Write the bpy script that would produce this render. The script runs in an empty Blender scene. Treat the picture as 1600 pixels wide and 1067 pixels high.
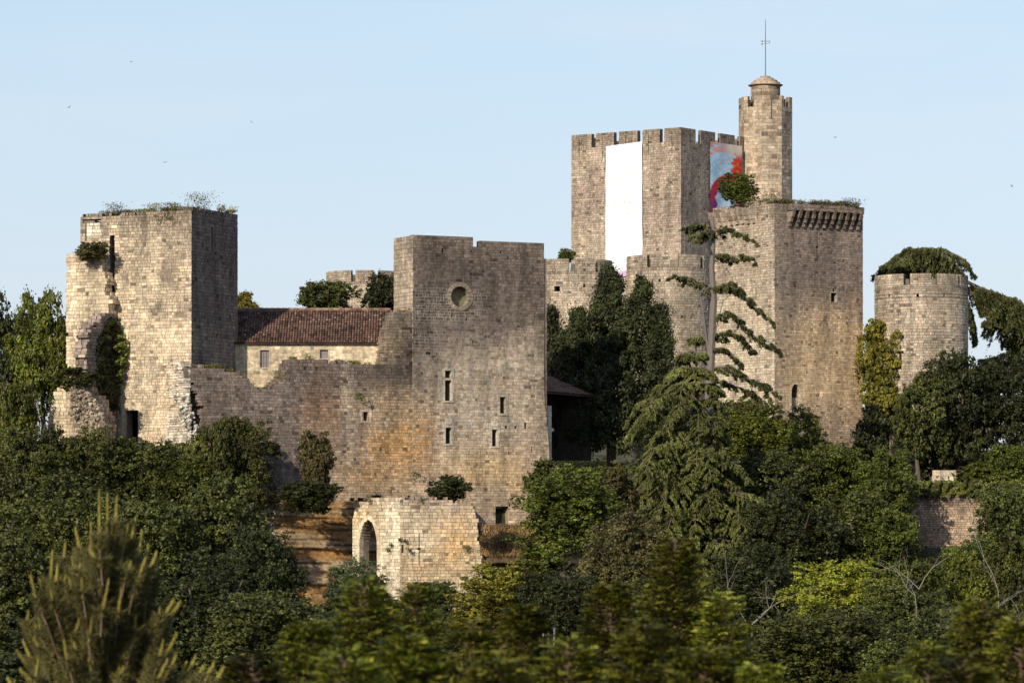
import bpy, math, random
import numpy as np
from mathutils import Vector, noise
rnd = random.Random(7)
rng = np.random.default_rng(7)
sc = bpy.context.scene
COL = sc.collection
PI = math.pi
R = math.radians
# ------------------------------------------------------------------ camera, sky, sun, exposure
CZ = 16.0; FP = 6000.0; HY = 830.0
cam = bpy.data.cameras.new('camera'); cam.sensor_width = 36; cam.lens = FP / 1600 * 36
cam.shift_y = (HY - 533.5) / 1600; cam.clip_start = 1; cam.clip_end = 12000
cam.dof.use_dof = True; cam.dof.focus_distance = 300; cam.dof.aperture_fstop = 4.2
camo = bpy.data.objects.new('camera', cam); COL.objects.link(camo)
camo.location = (0, 0, CZ); camo.rotation_euler = (PI / 2, 0, 0); sc.camera = camo
SUN_AZ, SUN_EL = 28, 25            # degrees left of the view's back, elevation
w = bpy.data.worlds.new('World'); sc.world = w; w.use_nodes = True
nt = w.node_tree; bg = nt.nodes['Background']
sky = nt.nodes.new('ShaderNodeTexSky'); sky.sky_type = 'NISHITA'; sky.sun_disc = False
sky.sun_elevation = R(SUN_EL); sky.sun_rotation = R(180 + SUN_AZ)
sky.air_density = 1.0; sky.dust_density = 0.6; sky.ozone_density = 2.0
tc = nt.nodes.new('ShaderNodeTexCoord'); mp = nt.nodes.new('ShaderNodeMapping')
mp.inputs['Scale'].default_value = (3, 3, 16); mp.inputs['Rotation'].default_value = (0.12, 0.1, 0.3)
nz = nt.nodes.new('ShaderNodeTexNoise'); nz.inputs['Scale'].default_value = 2.2; nz.inputs['Detail'].default_value = 7; nz.inputs['Roughness'].default_value = .55
rmp = nt.nodes.new('ShaderNodeMapRange'); rmp.inputs[1].default_value = .42; rmp.inputs[2].default_value = .75; rmp.inputs[3].default_value = 0; rmp.inputs[4].default_value = .45
tint = nt.nodes.new('ShaderNodeMix'); tint.data_type = 'RGBA'; tint.blend_type = 'MULTIPLY'; tint.inputs[0].default_value = 1
tint.inputs[7].default_value = (1.06, 1.02, 1.10, 1)
cl = nt.nodes.new('ShaderNodeMix'); cl.data_type = 'RGBA'; cl.inputs[7].default_value = (6.1, 6.75, 7.6, 1)
L = nt.links.new
L(tc.outputs['Generated'], mp.inputs[0]); L(mp.outputs[0], nz.inputs[0]); L(nz.outputs[0], rmp.inputs[0])
sx = nt.nodes.new('ShaderNodeSeparateXYZ'); L(tc.outputs['Generated'], sx.inputs[0])
el = nt.nodes.new('ShaderNodeMapRange'); el.inputs[1].default_value = 0; el.inputs[2].default_value = .55; el.inputs[3].default_value = .72; el.inputs[4].default_value = 0; L(sx.outputs['Z'], el.inputs[0])
hz_ = nt.nodes.new('ShaderNodeMix'); hz_.data_type = 'RGBA'; hz_.inputs[7].default_value = (4.9, 5.75, 7.1, 1)
cr2 = nt.nodes.new('ShaderNodeValToRGB'); cr2.color_ramp.elements[0].position = .03; cr2.color_ramp.elements[0].color = (5.3 / 8, 5.9 / 8, 7.2 / 8, 1); cr2.color_ramp.elements[1].position = .14; cr2.color_ramp.elements[1].color = (5.45 / 8, 6.75 / 8, 7.5 / 8, 1); L(sx.outputs['Z'], cr2.inputs[0])
sc8 = nt.nodes.new('ShaderNodeVectorMath'); sc8.operation = 'SCALE'; sc8.inputs['Scale'].default_value = 8; L(cr2.outputs[0], sc8.inputs[0]); L(sc8.outputs[0], hz_.inputs[7])
L(sky.outputs[0], tint.inputs[6]); L(tint.outputs[2], hz_.inputs[6]); L(el.outputs[0], hz_.inputs[0]); L(hz_.outputs[2], cl.inputs[6]); L(rmp.outputs[0], cl.inputs[0]); L(cl.outputs[2], bg.inputs[0])
bg.inputs[1].default_value = 0.12
sun = bpy.data.lights.new('sun', 'SUN'); sun.energy = 5.0; sun.angle = R(.5); sun.color = (1, .89, .72)
suno = bpy.data.objects.new('sun', sun); COL.objects.link(suno)
sdir = Vector((math.sin(R(SUN_AZ)) * math.cos(R(SUN_EL)), math.cos(R(SUN_AZ)) * math.cos(R(SUN_EL)), -math.sin(R(SUN_EL))))
suno.rotation_euler = sdir.to_track_quat('-Z', 'Y').to_euler(); suno.location = (-60, -60, 120)
sc.view_settings.view_transform = 'Standard'; sc.view_settings.look = 'None'
sc.view_settings.exposure = 0; sc.view_settings.gamma = 1; sc.view_settings.use_curve_mapping = False
sc.cycles.max_bounces = 5; sc.cycles.diffuse_bounces = 3; sc.cycles.glossy_bounces = 1
sc.cycles.transmission_bounces = 3; sc.cycles.transparent_max_bounces = 4

# ------------------------------------------------------------------ helpers
def P(px, py, Y): return Vector(((px - 800) / FP * Y, Y, CZ + (HY - py) / FP * Y))
def S(x, y, z): return (800 + FP * x / y, HY - FP * (z - CZ) / y)
def lerp(a, b, t): return a + (b - a) * t
def mixc(a, b, t):
    t = max(0, min(1, t)); return tuple(a[i] + (b[i] - a[i]) * t for i in range(3))
def sstep(a, b, x):
    t = max(0, min(1, (x - a) / (b - a))); return t * t * (3 - 2 * t)
def blob(px, py, cx, cy, rx, ry): return math.exp(-((px - cx) / rx) ** 2 - ((py - cy) / ry) ** 2)
def nse(x, y, z=0): return noise.noise(Vector((x, y, z)))
def interp(pts, x):
    if x <= pts[0][0]: return pts[0][1]
    for (a, b), (c, d) in zip(pts, pts[1:]):
        if x <= c: return b + (d - b) * (x - a) / max(1e-9, c - a)
    return pts[-1][1]
def pip(poly, x, y):
    r = False; n = len(poly)
    for i in range(n):
        x1, y1 = poly[i]; x2, y2 = poly[i - 1]
        if (y1 > y) != (y2 > y) and x < (x2 - x1) * (y - y1) / (y2 - y1) + x1: r = not r
    return r

def tag(o, label=None, cat=None, group=None, kind=None):
    if label: o['label'] = label
    if cat: o['category'] = cat
    if group: o['group'] = group
    if kind: o['kind'] = kind
    return o
def empty(name, loc, label=None, cat=None, group=None):
    o = bpy.data.objects.new(name, None); COL.objects.link(o); o.location = loc; o.empty_display_size = .5
    return tag(o, label, cat, group)
def link(name, me, parent=None, loc=(0, 0, 0)):
    o = bpy.data.objects.new(name, me); COL.objects.link(o)
    if parent is not None: o.parent = parent
    o.location = loc; return o
def mesh_np(name, v, faces, mat, col=None, smooth=False):
    """v (N,3), faces (M,k) arrays or a list of tuples"""
    me = bpy.data.meshes.new(name)
    v = np.asarray(v, dtype=np.float32)
    if isinstance(faces, np.ndarray):
        k = faces.shape[1]; m = faces.shape[0]
        me.vertices.add(len(v)); me.vertices.foreach_set('co', v.ravel())
        me.loops.add(m * k); me.loops.foreach_set('vertex_index', faces.astype(np.int32).ravel())
        me.polygons.add(m); me.polygons.foreach_set('loop_start', np.arange(0, m * k, k, dtype=np.int32))
        me.polygons.foreach_set('loop_total', np.full(m, k, dtype=np.int32))
        me.update(calc_edges=True)
    else:
        me.from_pydata([tuple(map(float, p)) for p in v], [], faces)
    if col is not None:
        a = me.attributes.new('Col', 'FLOAT_COLOR', 'POINT')
        c = np.ones((len(v), 4), dtype=np.float32); c[:, :3] = np.asarray(col, dtype=np.float32)
        a.data.foreach_set('color', c.ravel())
    if mat: me.materials.append(mat)
    me.polygons.foreach_set('use_smooth', np.full(len(me.polygons), bool(smooth)))
    me.validate(); return me

class Geo:
    def __init__(s): s.v = []; s.f = []; s.c = []
    def box8(s, pts, col, skip=()):
        b = len(s.v); s.v += [tuple(p) for p in pts]; s.c += [col] * 8
        fs = [(0, 1, 2, 3), (7, 6, 5, 4), (0, 4, 5, 1), (1, 5, 6, 2), (2, 6, 7, 3), (3, 7, 4, 0)]
        for i, f in enumerate(fs):
            if i not in skip: s.f.append(tuple(b + k for k in f))
    def box(s, c, e1, e2, e3, h, col=(.5, .5, .5)):
        c = Vector(c); e1 = Vector(e1) * h[0]; e2 = Vector(e2) * h[1]; e3 = Vector(e3) * h[2]
        s.box8([c - e1 - e2 - e3, c + e1 - e2 - e3, c + e1 - e2 + e3, c - e1 - e2 + e3,
                c - e1 + e2 - e3, c + e1 + e2 - e3, c + e1 + e2 + e3, c - e1 + e2 + e3], col)
    def tube(s, pts, rads, n=6, col=(.5, .5, .5), cap=True):
        b0 = len(s.v); pts = [Vector(p) for p in pts]
        for i, p in enumerate(pts):
            d = (pts[min(i + 1, len(pts) - 1)] - pts[max(i - 1, 0)])
            d = d.normalized() if d.length > 1e-6 else Vector((0, 0, 1))
            a = d.cross(Vector((0.3, 1, 0.1))); a = a.normalized() if a.length > 1e-3 else Vector((1, 0, 0)); b = d.cross(a)
            for k in range(n):
                t = 2 * PI * k / n; s.v.append(tuple(p + (a * math.cos(t) + b * math.sin(t)) * rads[i])); s.c.append(col)
        for i in range(len(pts) - 1):
            for k in range(n):
                q = b0 + i * n; s.f.append((q + k, q + (k + 1) % n, q + n + (k + 1) % n, q + n + k))
        if cap:
            s.f.append(tuple(b0 + k for k in range(n))); q = b0 + (len(pts) - 1) * n; s.f.append(tuple(q + n - 1 - k for k in range(n)))
    def quad(s, pts, col):
        b = len(s.v); s.v += [tuple(p) for p in pts]; s.c += [col] * len(pts); s.f.append(tuple(range(b, b + len(pts))))
    def build(s, name, mat, parent=None, smooth=False, origin=None):
        o = Vector(origin) if origin is not None else (Vector(parent.location) if parent is not None and parent.parent is None else Vector((0, 0, 0)))
        if parent is not None and parent.parent is not None: o = Vector(parent.parent.location) + Vector(parent.location)
        v = np.array(s.v, dtype=np.float64) - np.array(o)
        return link(name, mesh_np(name, v, s.f, mat, s.c, smooth), parent)

# ------------------------------------------------------------------ materials
def nodes(name):
    m = bpy.data.materials.new(name); m.use_nodes = True; t = m.node_tree; return m, t, t.nodes['Principled BSDF'], t.nodes.new, t.links.new
def stone_mat(name, rough_bump=.05, spot=.35, tint=(1, 1, 1)):
    m, t, b, N, K = nodes(name)
    at = N('ShaderNodeAttribute'); at.attribute_name = 'Col'
    g = N('ShaderNodeNewGeometry')
    n1 = N('ShaderNodeTexNoise'); n1.inputs['Scale'].default_value = 3.2; n1.inputs['Detail'].default_value = 8; n1.inputs['Roughness'].default_value = .7
    n2 = N('ShaderNodeTexNoise'); n2.inputs['Scale'].default_value = 16; n2.inputs['Detail'].default_value = 5
    K(g.outputs['Position'], n1.inputs[0]); K(g.outputs['Position'], n2.inputs[0])
    mr = N('ShaderNodeMapRange'); mr.inputs[1].default_value = .3; mr.inputs[2].default_value = .7; mr.inputs[3].default_value = 1 - spot; mr.inputs[4].default_value = 1 + spot * .55
    K(n1.outputs[0], mr.inputs[0])
    mr2 = N('ShaderNodeMapRange'); mr2.inputs[1].default_value = .25; mr2.inputs[2].default_value = .75; mr2.inputs[3].default_value = .72; mr2.inputs[4].default_value = 1.2
    K(n2.outputs[0], mr2.inputs[0])
    mpv = N('ShaderNodeMapping'); mpv.inputs['Scale'].default_value = (1.1, 1.1, .22); K(g.outputs['Position'], mpv.inputs[0])
    n3 = N('ShaderNodeTexNoise'); n3.inputs['Scale'].default_value = .8; n3.inputs['Detail'].default_value = 6; n3.inputs['Roughness'].default_value = .6; K(mpv.outputs[0], n3.inputs[0])
    mr3 = N('ShaderNodeMapRange'); mr3.inputs[1].default_value = .35; mr3.inputs[2].default_value = .62; mr3.inputs[3].default_value = .66; mr3.inputs[4].default_value = 1.12; K(n3.outputs[0], mr3.inputs[0])
    mu0 = N('ShaderNodeMath'); mu0.operation = 'MULTIPLY'; K(mr.outputs[0], mu0.inputs[0]); K(mr3.outputs[0], mu0.inputs[1])
    mu = N('ShaderNodeMath'); mu.operation = 'MULTIPLY'; K(mu0.outputs[0], mu.inputs[0]); K(mr2.outputs[0], mu.inputs[1])
    vm = N('ShaderNodeVectorMath'); vm.operation = 'SCALE'; K(at.outputs[0], vm.inputs[0]); K(mu.outputs[0], vm.inputs['Scale'])
    vt = N('ShaderNodeVectorMath'); vt.operation = 'MULTIPLY'; K(vm.outputs[0], vt.inputs[0]); vt.inputs[1].default_value = tint
    K(vt.outputs[0], b.inputs['Base Color'])
    bp = N('ShaderNodeBump'); bp.inputs['Strength'].default_value = .9; bp.inputs['Distance'].default_value = rough_bump
    ad = N('ShaderNodeMath'); ad.operation = 'ADD'; K(n1.outputs[0], ad.inputs[0]); K(n2.outputs[0], ad.inputs[1])
    K(ad.outputs[0], bp.inputs['Height']); K(bp.outputs[0], b.inputs['Normal'])
    b.inputs['Roughness'].default_value = .95; b.inputs['Specular IOR Level'].default_value = .1
    return m
def leaf_mat(name, c1, c2, trans=.25, rough=.55, spec=.25):
    m, t, b, N, K = nodes(name)
    g = N('ShaderNodeNewGeometry'); oi = N('ShaderNodeObjectInfo')
    mx = N('ShaderNodeMix'); mx.data_type = 'RGBA'; mx.inputs[6].default_value = (*c1, 1); mx.inputs[7].default_value = (*c2, 1)
    K(g.outputs['Random Per Island'], mx.inputs[0])
    n = N('ShaderNodeTexNoise'); n.inputs['Scale'].default_value = .55; n.inputs['Detail'].default_value = 3; K(g.outputs['Position'], n.inputs[0])
    mr = N('ShaderNodeMapRange'); mr.inputs[1].default_value = .3; mr.inputs[2].default_value = .7; mr.inputs[3].default_value = .35; mr.inputs[4].default_value = 1.6; K(n.outputs[0], mr.inputs[0])
    mo = N('ShaderNodeMapRange'); mo.inputs[3].default_value = 1.25; mo.inputs[4].default_value = .72; K(oi.outputs['Random'], mo.inputs[0])
    mu = N('ShaderNodeMath'); mu.operation = 'MULTIPLY'; K(mr.outputs[0], mu.inputs[0]); K(mo.outputs[0], mu.inputs[1])
    hu = N('ShaderNodeMix'); hu.data_type = 'RGBA'; hm_ = N('ShaderNodeMath'); hm_.operation = 'MULTIPLY'; hm_.inputs[1].default_value = .25; K(oi.outputs['Random'], hm_.inputs[0]); K(hm_.outputs[0], hu.inputs[0])
    hu.inputs[7].default_value = (c2[0] * 1.15, c2[1] * .9, c2[2] * .8, 1); K(mx.outputs[2], hu.inputs[6])
    vm = N('ShaderNodeVectorMath'); vm.operation = 'SCALE'; K(hu.outputs[2], vm.inputs[0]); K(mu.outputs[0], vm.inputs['Scale'])
    K(vm.outputs[0], b.inputs['Base Color']); b.inputs['Roughness'].default_value = rough; b.inputs['Specular IOR Level'].default_value = spec
    tr = N('ShaderNodeBsdfTranslucent'); K(vm.outputs[0], tr.inputs[0]); ms = N('ShaderNodeMixShader'); ms.inputs[0].default_value = trans
    K(b.outputs[0], ms.inputs[1]); K(tr.outputs[0], ms.inputs[2]); K(ms.outputs[0], t.nodes['Material Output'].inputs[0])
    return m
def plain(name, c, rough=.8, metal=0, bump=0):
    m, t, b, N, K = nodes(name); b.inputs['Roughness'].default_value = rough; b.inputs['Metallic'].default_value = metal
    g = N('ShaderNodeNewGeometry'); n = N('ShaderNodeTexNoise'); n.inputs['Scale'].default_value = 4; n.inputs['Detail'].default_value = 6; K(g.outputs['Position'], n.inputs[0])
    cr = N('ShaderNodeMix'); cr.data_type = 'RGBA'; cr.inputs[6].default_value = (*[k * .7 for k in c], 1); cr.inputs[7].default_value = (*[min(1, k * 1.25) for k in c], 1)
    K(n.outputs[0], cr.inputs[0]); K(cr.outputs[2], b.inputs['Base Color'])
    return m
def vcol(name, rough=.7):
    m, t, b, N, K = nodes(name); at = N('ShaderNodeAttribute'); at.attribute_name = 'Col'; K(at.outputs[0], b.inputs['Base Color'])
    b.inputs['Roughness'].default_value = rough; b.inputs['Specular IOR Level'].default_value = .15; return m
M_STONE = stone_mat('limestone_masonry', .03, .50, (1.14, 1.085, 1.03))
M_ROUGH = stone_mat('rough_rubble', .04, .5)
M_TILE = stone_mat('clay_tile', .02, .3)
M_ROCK = stone_mat('cliff_rock', .25, .55)
M_BARK = plain('bark', (.10, .075, .055)); M_PALEBARK = plain('pale_bark', (.23, .205, .18)); M_METAL = plain('dark_metal', (.18, .18, .19), .5, .6)
M_CLOTH = vcol('banner_cloth'); M_BIRD = plain('bird_feathers', (.03, .03, .035)); M_DARK = plain('shade_dark_wood', (.03, .027, .025)); M_WOOD = plain('old_wood', (.16, .12, .09))
M_GLASS = plain('shutter_grey', (.19, .17, .16), .5)
LM = dict(
    oak=leaf_mat('holm_oak_leaves', (.015, .022, .006), (.110, .124, .028), .10),
    dark=leaf_mat('dark_leaves', (.009, .014, .004), (.052, .064, .017), .08),
    green=leaf_mat('green_leaves', (.024, .036, .006), (.125, .150, .024), .15),
    lime=leaf_mat('bright_leaves', (.20, .25, .025), (.42, .47, .06), .3),
    yellow=leaf_mat('yellow_green_leaves', (.10, .105, .014), (.24, .21, .034), .25),
    blue=leaf_mat('grey_green_leaves', (.035, .055, .024), (.09, .115, .05), .15),
    olive=leaf_mat('olive_leaves', (.035, .045, .010), (.10, .105, .028), .2),
    ivy=leaf_mat('ivy_leaves', (.052, .068, .010), (.15, .165, .026), .12, .45),
    yew=leaf_mat('yew_needles', (.013, .019, .006), (.052, .058, .018), .06),
    cedar_dark=leaf_mat('dark_cedar_needles', (.030, .038, .012), (.10, .108, .032), .1),
    cedar=leaf_mat('cedar_needles', (.055, .068, .018), (.155, .165, .045), .14),
    fore=leaf_mat('cypress_sprays', (.045, .062, .008), (.22, .225, .026), .28),
    pine=leaf_mat('pine_needles', (.065, .066, .022), (.17, .155, .05), .25),
    candle=leaf_mat('pine_candles', (.17, .17, .035), (.33, .29, .065), .2),
    weed=leaf_mat('weeds', (.08, .09, .02), (.22, .19, .06), .2),
    dry=leaf_mat('dry_grass', (.22, .14, .06), (.42, .29, .15), .2),
    brown=leaf_mat('brown_green_scrub', (.05, .055, .018), (.14, .115, .045), .2))

# ------------------------------------------------------------------ masonry
class Flat:
    """plane through (x0,y0) along unit dir (dx,dy); outward normal given"""
    def __init__(s, p0, d, n): s.p = Vector((p0[0], p0[1])); s.d = Vector(d).normalized(); s.n = Vector(n).normalized()
    def __call__(s, u, z, d=0): q = s.p + s.d * u + s.n * d; return (q.x, q.y, z)
    def u_at(s, px):
        k = (px - 800) / FP; return (k * s.p.y - s.p.x) / (s.d.x - k * s.d.y)
    seg = 1e9
class Cyl:
    def __init__(s, c, r): s.c = Vector(c); s.r = r
    def __call__(s, u, z, d=0):
        t = u / s.r; return (s.c.x + (s.r + d) * math.sin(t), s.c.y - (s.r + d) * math.cos(t), z)
    seg = .7

def masonry(F, u0, u1, z0, z1, inside, colf, thick=.8, course=.235, sw=.37, proud=(.004, .034), breaks=(), vary=.18,
            mortar=.50, joint=.016, rag=False, stones=True, seed=1, endpad=.03, out=None, mortar_col=None):
    """lays courses; returns (backing Geo, list of stones (8 pts, colour, area))"""
    r = random.Random(seed); B = out[0] if out else Geo(); ST = out[1] if out else []
    bk = sorted([z0, z1] + [b for b in breaks if z0 < b < z1]); zs = []
    for a, b in zip(bk, bk[1:]):
        if b - a < .02: continue
        z = a; hs = []
        while z < b - 1e-6:
            h = course * r.uniform(.78, 1.25); hs.append(h); z += h
        if len(hs) > 1 and (z - b) > .5 * hs[-1]: hs.pop()
        k = (b - a) / sum(hs); z = a
        for h in hs: zs.append((z, z + h * k)); z += h * k
    step = .07; n = max(2, int((u1 - u0) / step)); us = [u0 + (u1 - u0) * i / n for i in range(n + 1)]
    def ins(u, zm):
        p = F(u, zm); a, b = S(*p); return inside(a, b, u, zm)
    for ri, (za, zb) in enumerate(zs):
        zm = (za + zb) / 2; fl = [ins(u, zm) for u in us]; runs = []; i = 0
        while i <= n:
            if fl[i]:
                j = i
                while j < n and fl[j + 1]: j += 1
                a = us[i]; b = us[j]
                if i > 0:
                    lo, hi = us[i - 1], us[i]
                    for _ in range(4):
                        m = (lo + hi) / 2
                        if ins(m, zm): hi = m
                        else: lo = m
                    a = hi
                if j < n:
                    lo, hi = us[j], us[j + 1]
                    for _ in range(4):
                        m = (lo + hi) / 2
                        if ins(m, zm): lo = m
                        else: hi = m
                    b = lo
                if b - a > .06: runs.append((a, b, i == 0, j == n))
                i = j + 1
            else: i += 1
        th = thick(zm) if callable(thick) else thick
        for a, b, la, lb in runs:
            A = a + (endpad if la else 0); Bb = b - (endpad if lb else 0); ns = max(1, int(math.ceil((Bb - A) / min(F.seg, 4.0))))
            for k in range(ns):
                p, q = A + (Bb - A) * k / ns, A + (Bb - A) * (k + 1) / ns
                c4 = []
                for uu, zz in ((p, za), (q, za), (q, zb), (p, zb)):
                    x, y = S(*F(uu, zz)); c = (mortar_col or colf)(x, y, uu, zz); c4.append(tuple(v * (1 if mortar_col else mortar) for v in c))
                b0 = len(B.v)
                B.v += [F(p, za, 0), F(q, za, 0), F(q, zb, 0), F(p, zb, 0), F(p, za, -th), F(q, za, -th), F(q, zb, -th), F(p, zb, -th)]
                B.c += c4 + c4
                B.f += [(b0, b0 + 1, b0 + 2, b0 + 3), (b0 + 7, b0 + 6, b0 + 5, b0 + 4), (b0, b0 + 4, b0 + 5, b0 + 1), (b0 + 3, b0 + 2, b0 + 6, b0 + 7)]
                if k == 0: B.f.append((b0, b0 + 3, b0 + 7, b0 + 4))
                if k == ns - 1: B.f.append((b0 + 1, b0 + 5, b0 + 6, b0 + 2))
            if rag:
                for edge, sg, lim in ((a, -1, la), (b, 1, lb)):
                    if th < .5: continue
                    dd = 0.0
                    while dd < th - .1:
                        w2 = min(r.uniform(.2, .5), th - dd); ex = r.uniform(.0, .16); e0, e1 = edge - sg * .12, edge + sg * ex
                        x, y = S(*F(edge, zm)); c = colf(x, y, edge, zm); k = r.uniform(.7, 1.35); c = tuple(q * k for q in c)
                        ee = sorted((e0, e1)); zz0, zz1 = za + .015, zb - .012
                        fr = [F(ee[0], zz0, -dd - .01), F(ee[1], zz0, -dd - .01), F(ee[1], zz1, -dd - .01), F(ee[0], zz1, -dd - .01)]; bk_ = [F(ee[0], zz0, -dd - w2 + .01), F(ee[1], zz0, -dd - w2 + .01), F(ee[1], zz1, -dd - w2 + .01), F(ee[0], zz1, -dd - w2 + .01)]
                        B.box8(fr + bk_, c); dd += w2
            if not stones: continue
            u = a
            first = True
            while u < b - .03:
                wd = sw * (r.uniform(.5, 1.3) if r.random() < .8 else r.uniform(1.3, 2.1))
                if first and ri % 2: wd *= .6
                first = False
                v = u + wd
                if b - v < sw * .4: v = b
                jt = lambda: r.uniform(-.4, .4) * joint
                g = joint * r.uniform(.6, 1.5); pr = r.uniform(*proud)
                if r.random() < .06: pr = proud[0] * .3 + .001
                elif proud[1] < .008 and r.random() < .07: pr = r.uniform(.01, .03)
                ch = min(.007, (v - u) * .1)
                ca, cb = (u + g if u > a else u - .012), (v - g if v < b else v + .012)
                la_, lb_ = za + g * .8, zb - g * .8
                cs = [(ca + jt(), la_ + jt()), (cb + jt(), la_ + jt()), (cb + jt(), lb_ + jt()), (ca + jt(), lb_ + jt())]
                ins4 = [(ch, ch), (-ch, ch), (-ch, -ch), (ch, -ch)]
                front = [F(c[0] + e[0], c[1] + e[1], pr + r.uniform(-.3, .3) * pr) for c, e in zip(cs, ins4)]
                back = [F(c[0], c[1], -.03) for c in cs]
                um = (u + v) / 2; x, y = S(*F(um, zm)); c = colf(x, y, um, zm)
                k = 1 + r.gauss(0, vary * .75); k = max(.45, min(1.6, k)); wv = r.uniform(-.05, .05)
                if r.random() < .035: k *= .45
                c = (c[0] * k * (1 + wv), c[1] * k, c[2] * k * (1 - wv))
                ST.append((front + back, c, (v - u) * (zb - za)))
                u = v
    return B, ST
STONE_F = [(0, 1, 2, 3), (0, 4, 5, 1), (1, 5, 6, 2), (2, 6, 7, 3), (3, 7, 4, 0)]
def put_masonry(root, B, ST, mat=M_STONE, limit=300, minarea=0, visible=None):
    """largest stones become parts, the rest one stuff part"""
    o = Vector(root.location)
    if B.v: B.build('masonry_core', mat, root)
    idx = sorted(range(len(ST)), key=lambda i: -ST[i][2] * (1 if visible is None or visible(ST[i]) else 0))
    big = idx[:limit]
    for i in big:
        pts, c, _ = ST[i]; cen = sum((Vector(p) for p in pts), Vector()) / 8
        me = bpy.data.meshes.new('stone'); me.from_pydata([Vector(p) - cen for p in pts], [], STONE_F)
        at = me.attributes.new('Col', 'FLOAT_COLOR', 'POINT'); at.data.foreach_set('color', [v for _ in range(8) for v in (*c, 1)])
        me.materials.append(mat); link('stone', me, root, cen - o)
    rest = idx[limit:]
    if rest:
        v = np.array([ST[i][0] for i in rest], dtype=np.float64).reshape(-1, 3) - np.array(o)
        f = (np.array(STONE_F)[None] + (np.arange(len(rest)) * 8)[:, None, None]).reshape(-1, 4)
        c = np.repeat(np.array([ST[i][1] for i in rest]), 8, axis=0)
        tag(link('small_stones', mesh_np('small_stones', v, f, mat, c), root), kind='stuff')
def facet_cam(st):
    return True

def rects(*rs):
    def hole(px, py): return any(a <= px <= c and b <= py <= d for a, b, c, d in rs)
    return hole
def pointed(px, py, x0, x1, ytop, ybot, frac=.45):
    if not (x0 <= px <= x1 and ytop <= py <= ybot): return False
    h = (x1 - x0) / 2; cx = (x0 + x1) / 2; ys = ytop + (ybot - ytop) * frac
    if py >= ys: return True
    t = (ys - py) / (ys - ytop); return abs(px - cx) <= h * math.sqrt(max(0, 1 - t ** 1.6))

def surround(root, F, u0, u1, z0, z1, col, wd=.16, proud=.05, pointed_top=False, name='window', sill=True, nb=3, back=None):
    """dressed stone blocks round an opening: window > jamb_stone..., lintel, sill"""
    g = Geo()
    def blk(G, ua, ub, za, zb, pr, c): G.box8([F(ua, za, pr), F(ub, za, pr), F(ub, zb, pr), F(ua, zb, pr), F(ua, za, -.3), F(ub, za, -.3), F(ub, zb, -.3), F(ua, zb, -.3)], c)
    j = Geo(); e = Geo()
    for s in (0, 1):
        for k in range(nb):
            a = z0 + (z1 - z0) * k / nb + .01; b = z0 + (z1 - z0) * (k + 1) / nb - .01; ww = wd * (1.25 if k % 2 else .9)
            c = (lambda k_: tuple(v * k_ for v in col))(rnd.uniform(.88, 1.08))
            if s == 0: blk(j, u0 - ww, u0 + .004, a, b, proud + rnd.uniform(0, .01), c)
            else: blk(j, u1 - .004, u1 + ww, a, b, proud + rnd.uniform(0, .01), c)
    win = link(name, None, root)
    j1 = Geo(); j2 = Geo(); h = len(j.f) // 2; hv = len(j.v) // 2
    j1.v, j1.c, j1.f = j.v[:hv], j.c[:hv], j.f[:h]; j2.v, j2.c, j2.f = j.v[hv:], j.c[hv:], [tuple(k - hv for k in f_) for f_ in j.f[h:]]
    j1.build('jamb', M_STONE, win); j2.build('jamb', M_STONE, win)
    l = Geo()
    if pointed_top:
        n = 5; hw = (u1 - u0) / 2; cu = (u0 + u1) / 2; H = hw * 1.9
        for s in (-1, 1):
            for k in range(n):
                t0, t1 = k / n, (k + 1) / n - .03
                def cv(t, o):
                    return cu + s * ((hw + o) * math.cos(t * PI / 2) ** .8 if t < 1 else 0), z1 + (H + o) * math.sin(t * PI / 2)
                a = cv(t0, 0); b = cv(t1, 0); c_ = cv(t1, wd); d = cv(t0, wd)
                q = [a, b, c_, d]; col2 = (lambda k_: tuple(v * k_ for v in col))(rnd.uniform(.88, 1.08))
                l.box8([F(x, z, proud) for x, z in q] + [F(x, z, -.3) for x, z in q], col2)
    else: blk(l, u0 - wd * 1.2, u1 + wd * 1.2, z1 + .003, z1 + wd * 1.2, proud + .012, col)
    l.build('lintel', M_STONE, win)
    if sill:
        q = Geo(); blk(q, u0 - wd, u1 + wd, z0 - wd * .8, z0 - .003, proud + .03, col); q.build('sill', M_STONE, win)
    return win

def tri_tiles(root, O, e, s, Lu, Sv, inside, pitch=.21, row=.42, name='roof_tiles', base=(.20, .115, .085), wall_name='roof'):
    """canal tiles: e along the eave, s up the slope"""
    O = Vector(O); e = Vector(e).normalized(); s = Vector(s).normalized(); n = e.cross(s).normalized()
    if n.z < 0: n = -n
    G = Geo(); nu = int(Lu / pitch); nv = int(Sv / row); seg = 4
    for i in range(nu):
        for j in range(nv):
            u = (i + .5) * pitch; v = j * row
            if not inside(u, v + row / 2): continue
            pos = O + e * (u + rnd.uniform(-.012, .012)) + s * (v + rnd.uniform(-.02, .02))
            k = rnd.random(); c = mixc(base, (.32, .20, .15), k) if k < .85 else mixc(base, (.42, .36, .30), rnd.random())
            if rnd.random() < .25: c = tuple(q * .5 for q in c)
            b = len(G.v)
            for (t, rr, lift) in ((0, pitch * .46, .055), (1, pitch * .36, .01)):
                for q in range(seg + 1):
                    a = PI * q / seg; G.v.append(tuple(pos + s * (row * 1.12 * t) + e * (-math.cos(a) * rr) + n * (math.sin(a) * rr * .9 + lift))); G.c.append(c)
            for q in range(seg): G.f.append((b + q, b + q + 1, b + seg + 2 + q, b + seg + 1 + q))
    tag(G.build(name, M_TILE, root), kind='stuff')
    # deck under the tiles
    D = Geo(); pts = []
    return G, n

def rootloc(px, py, Y): p = P(px, py, Y); return p

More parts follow.
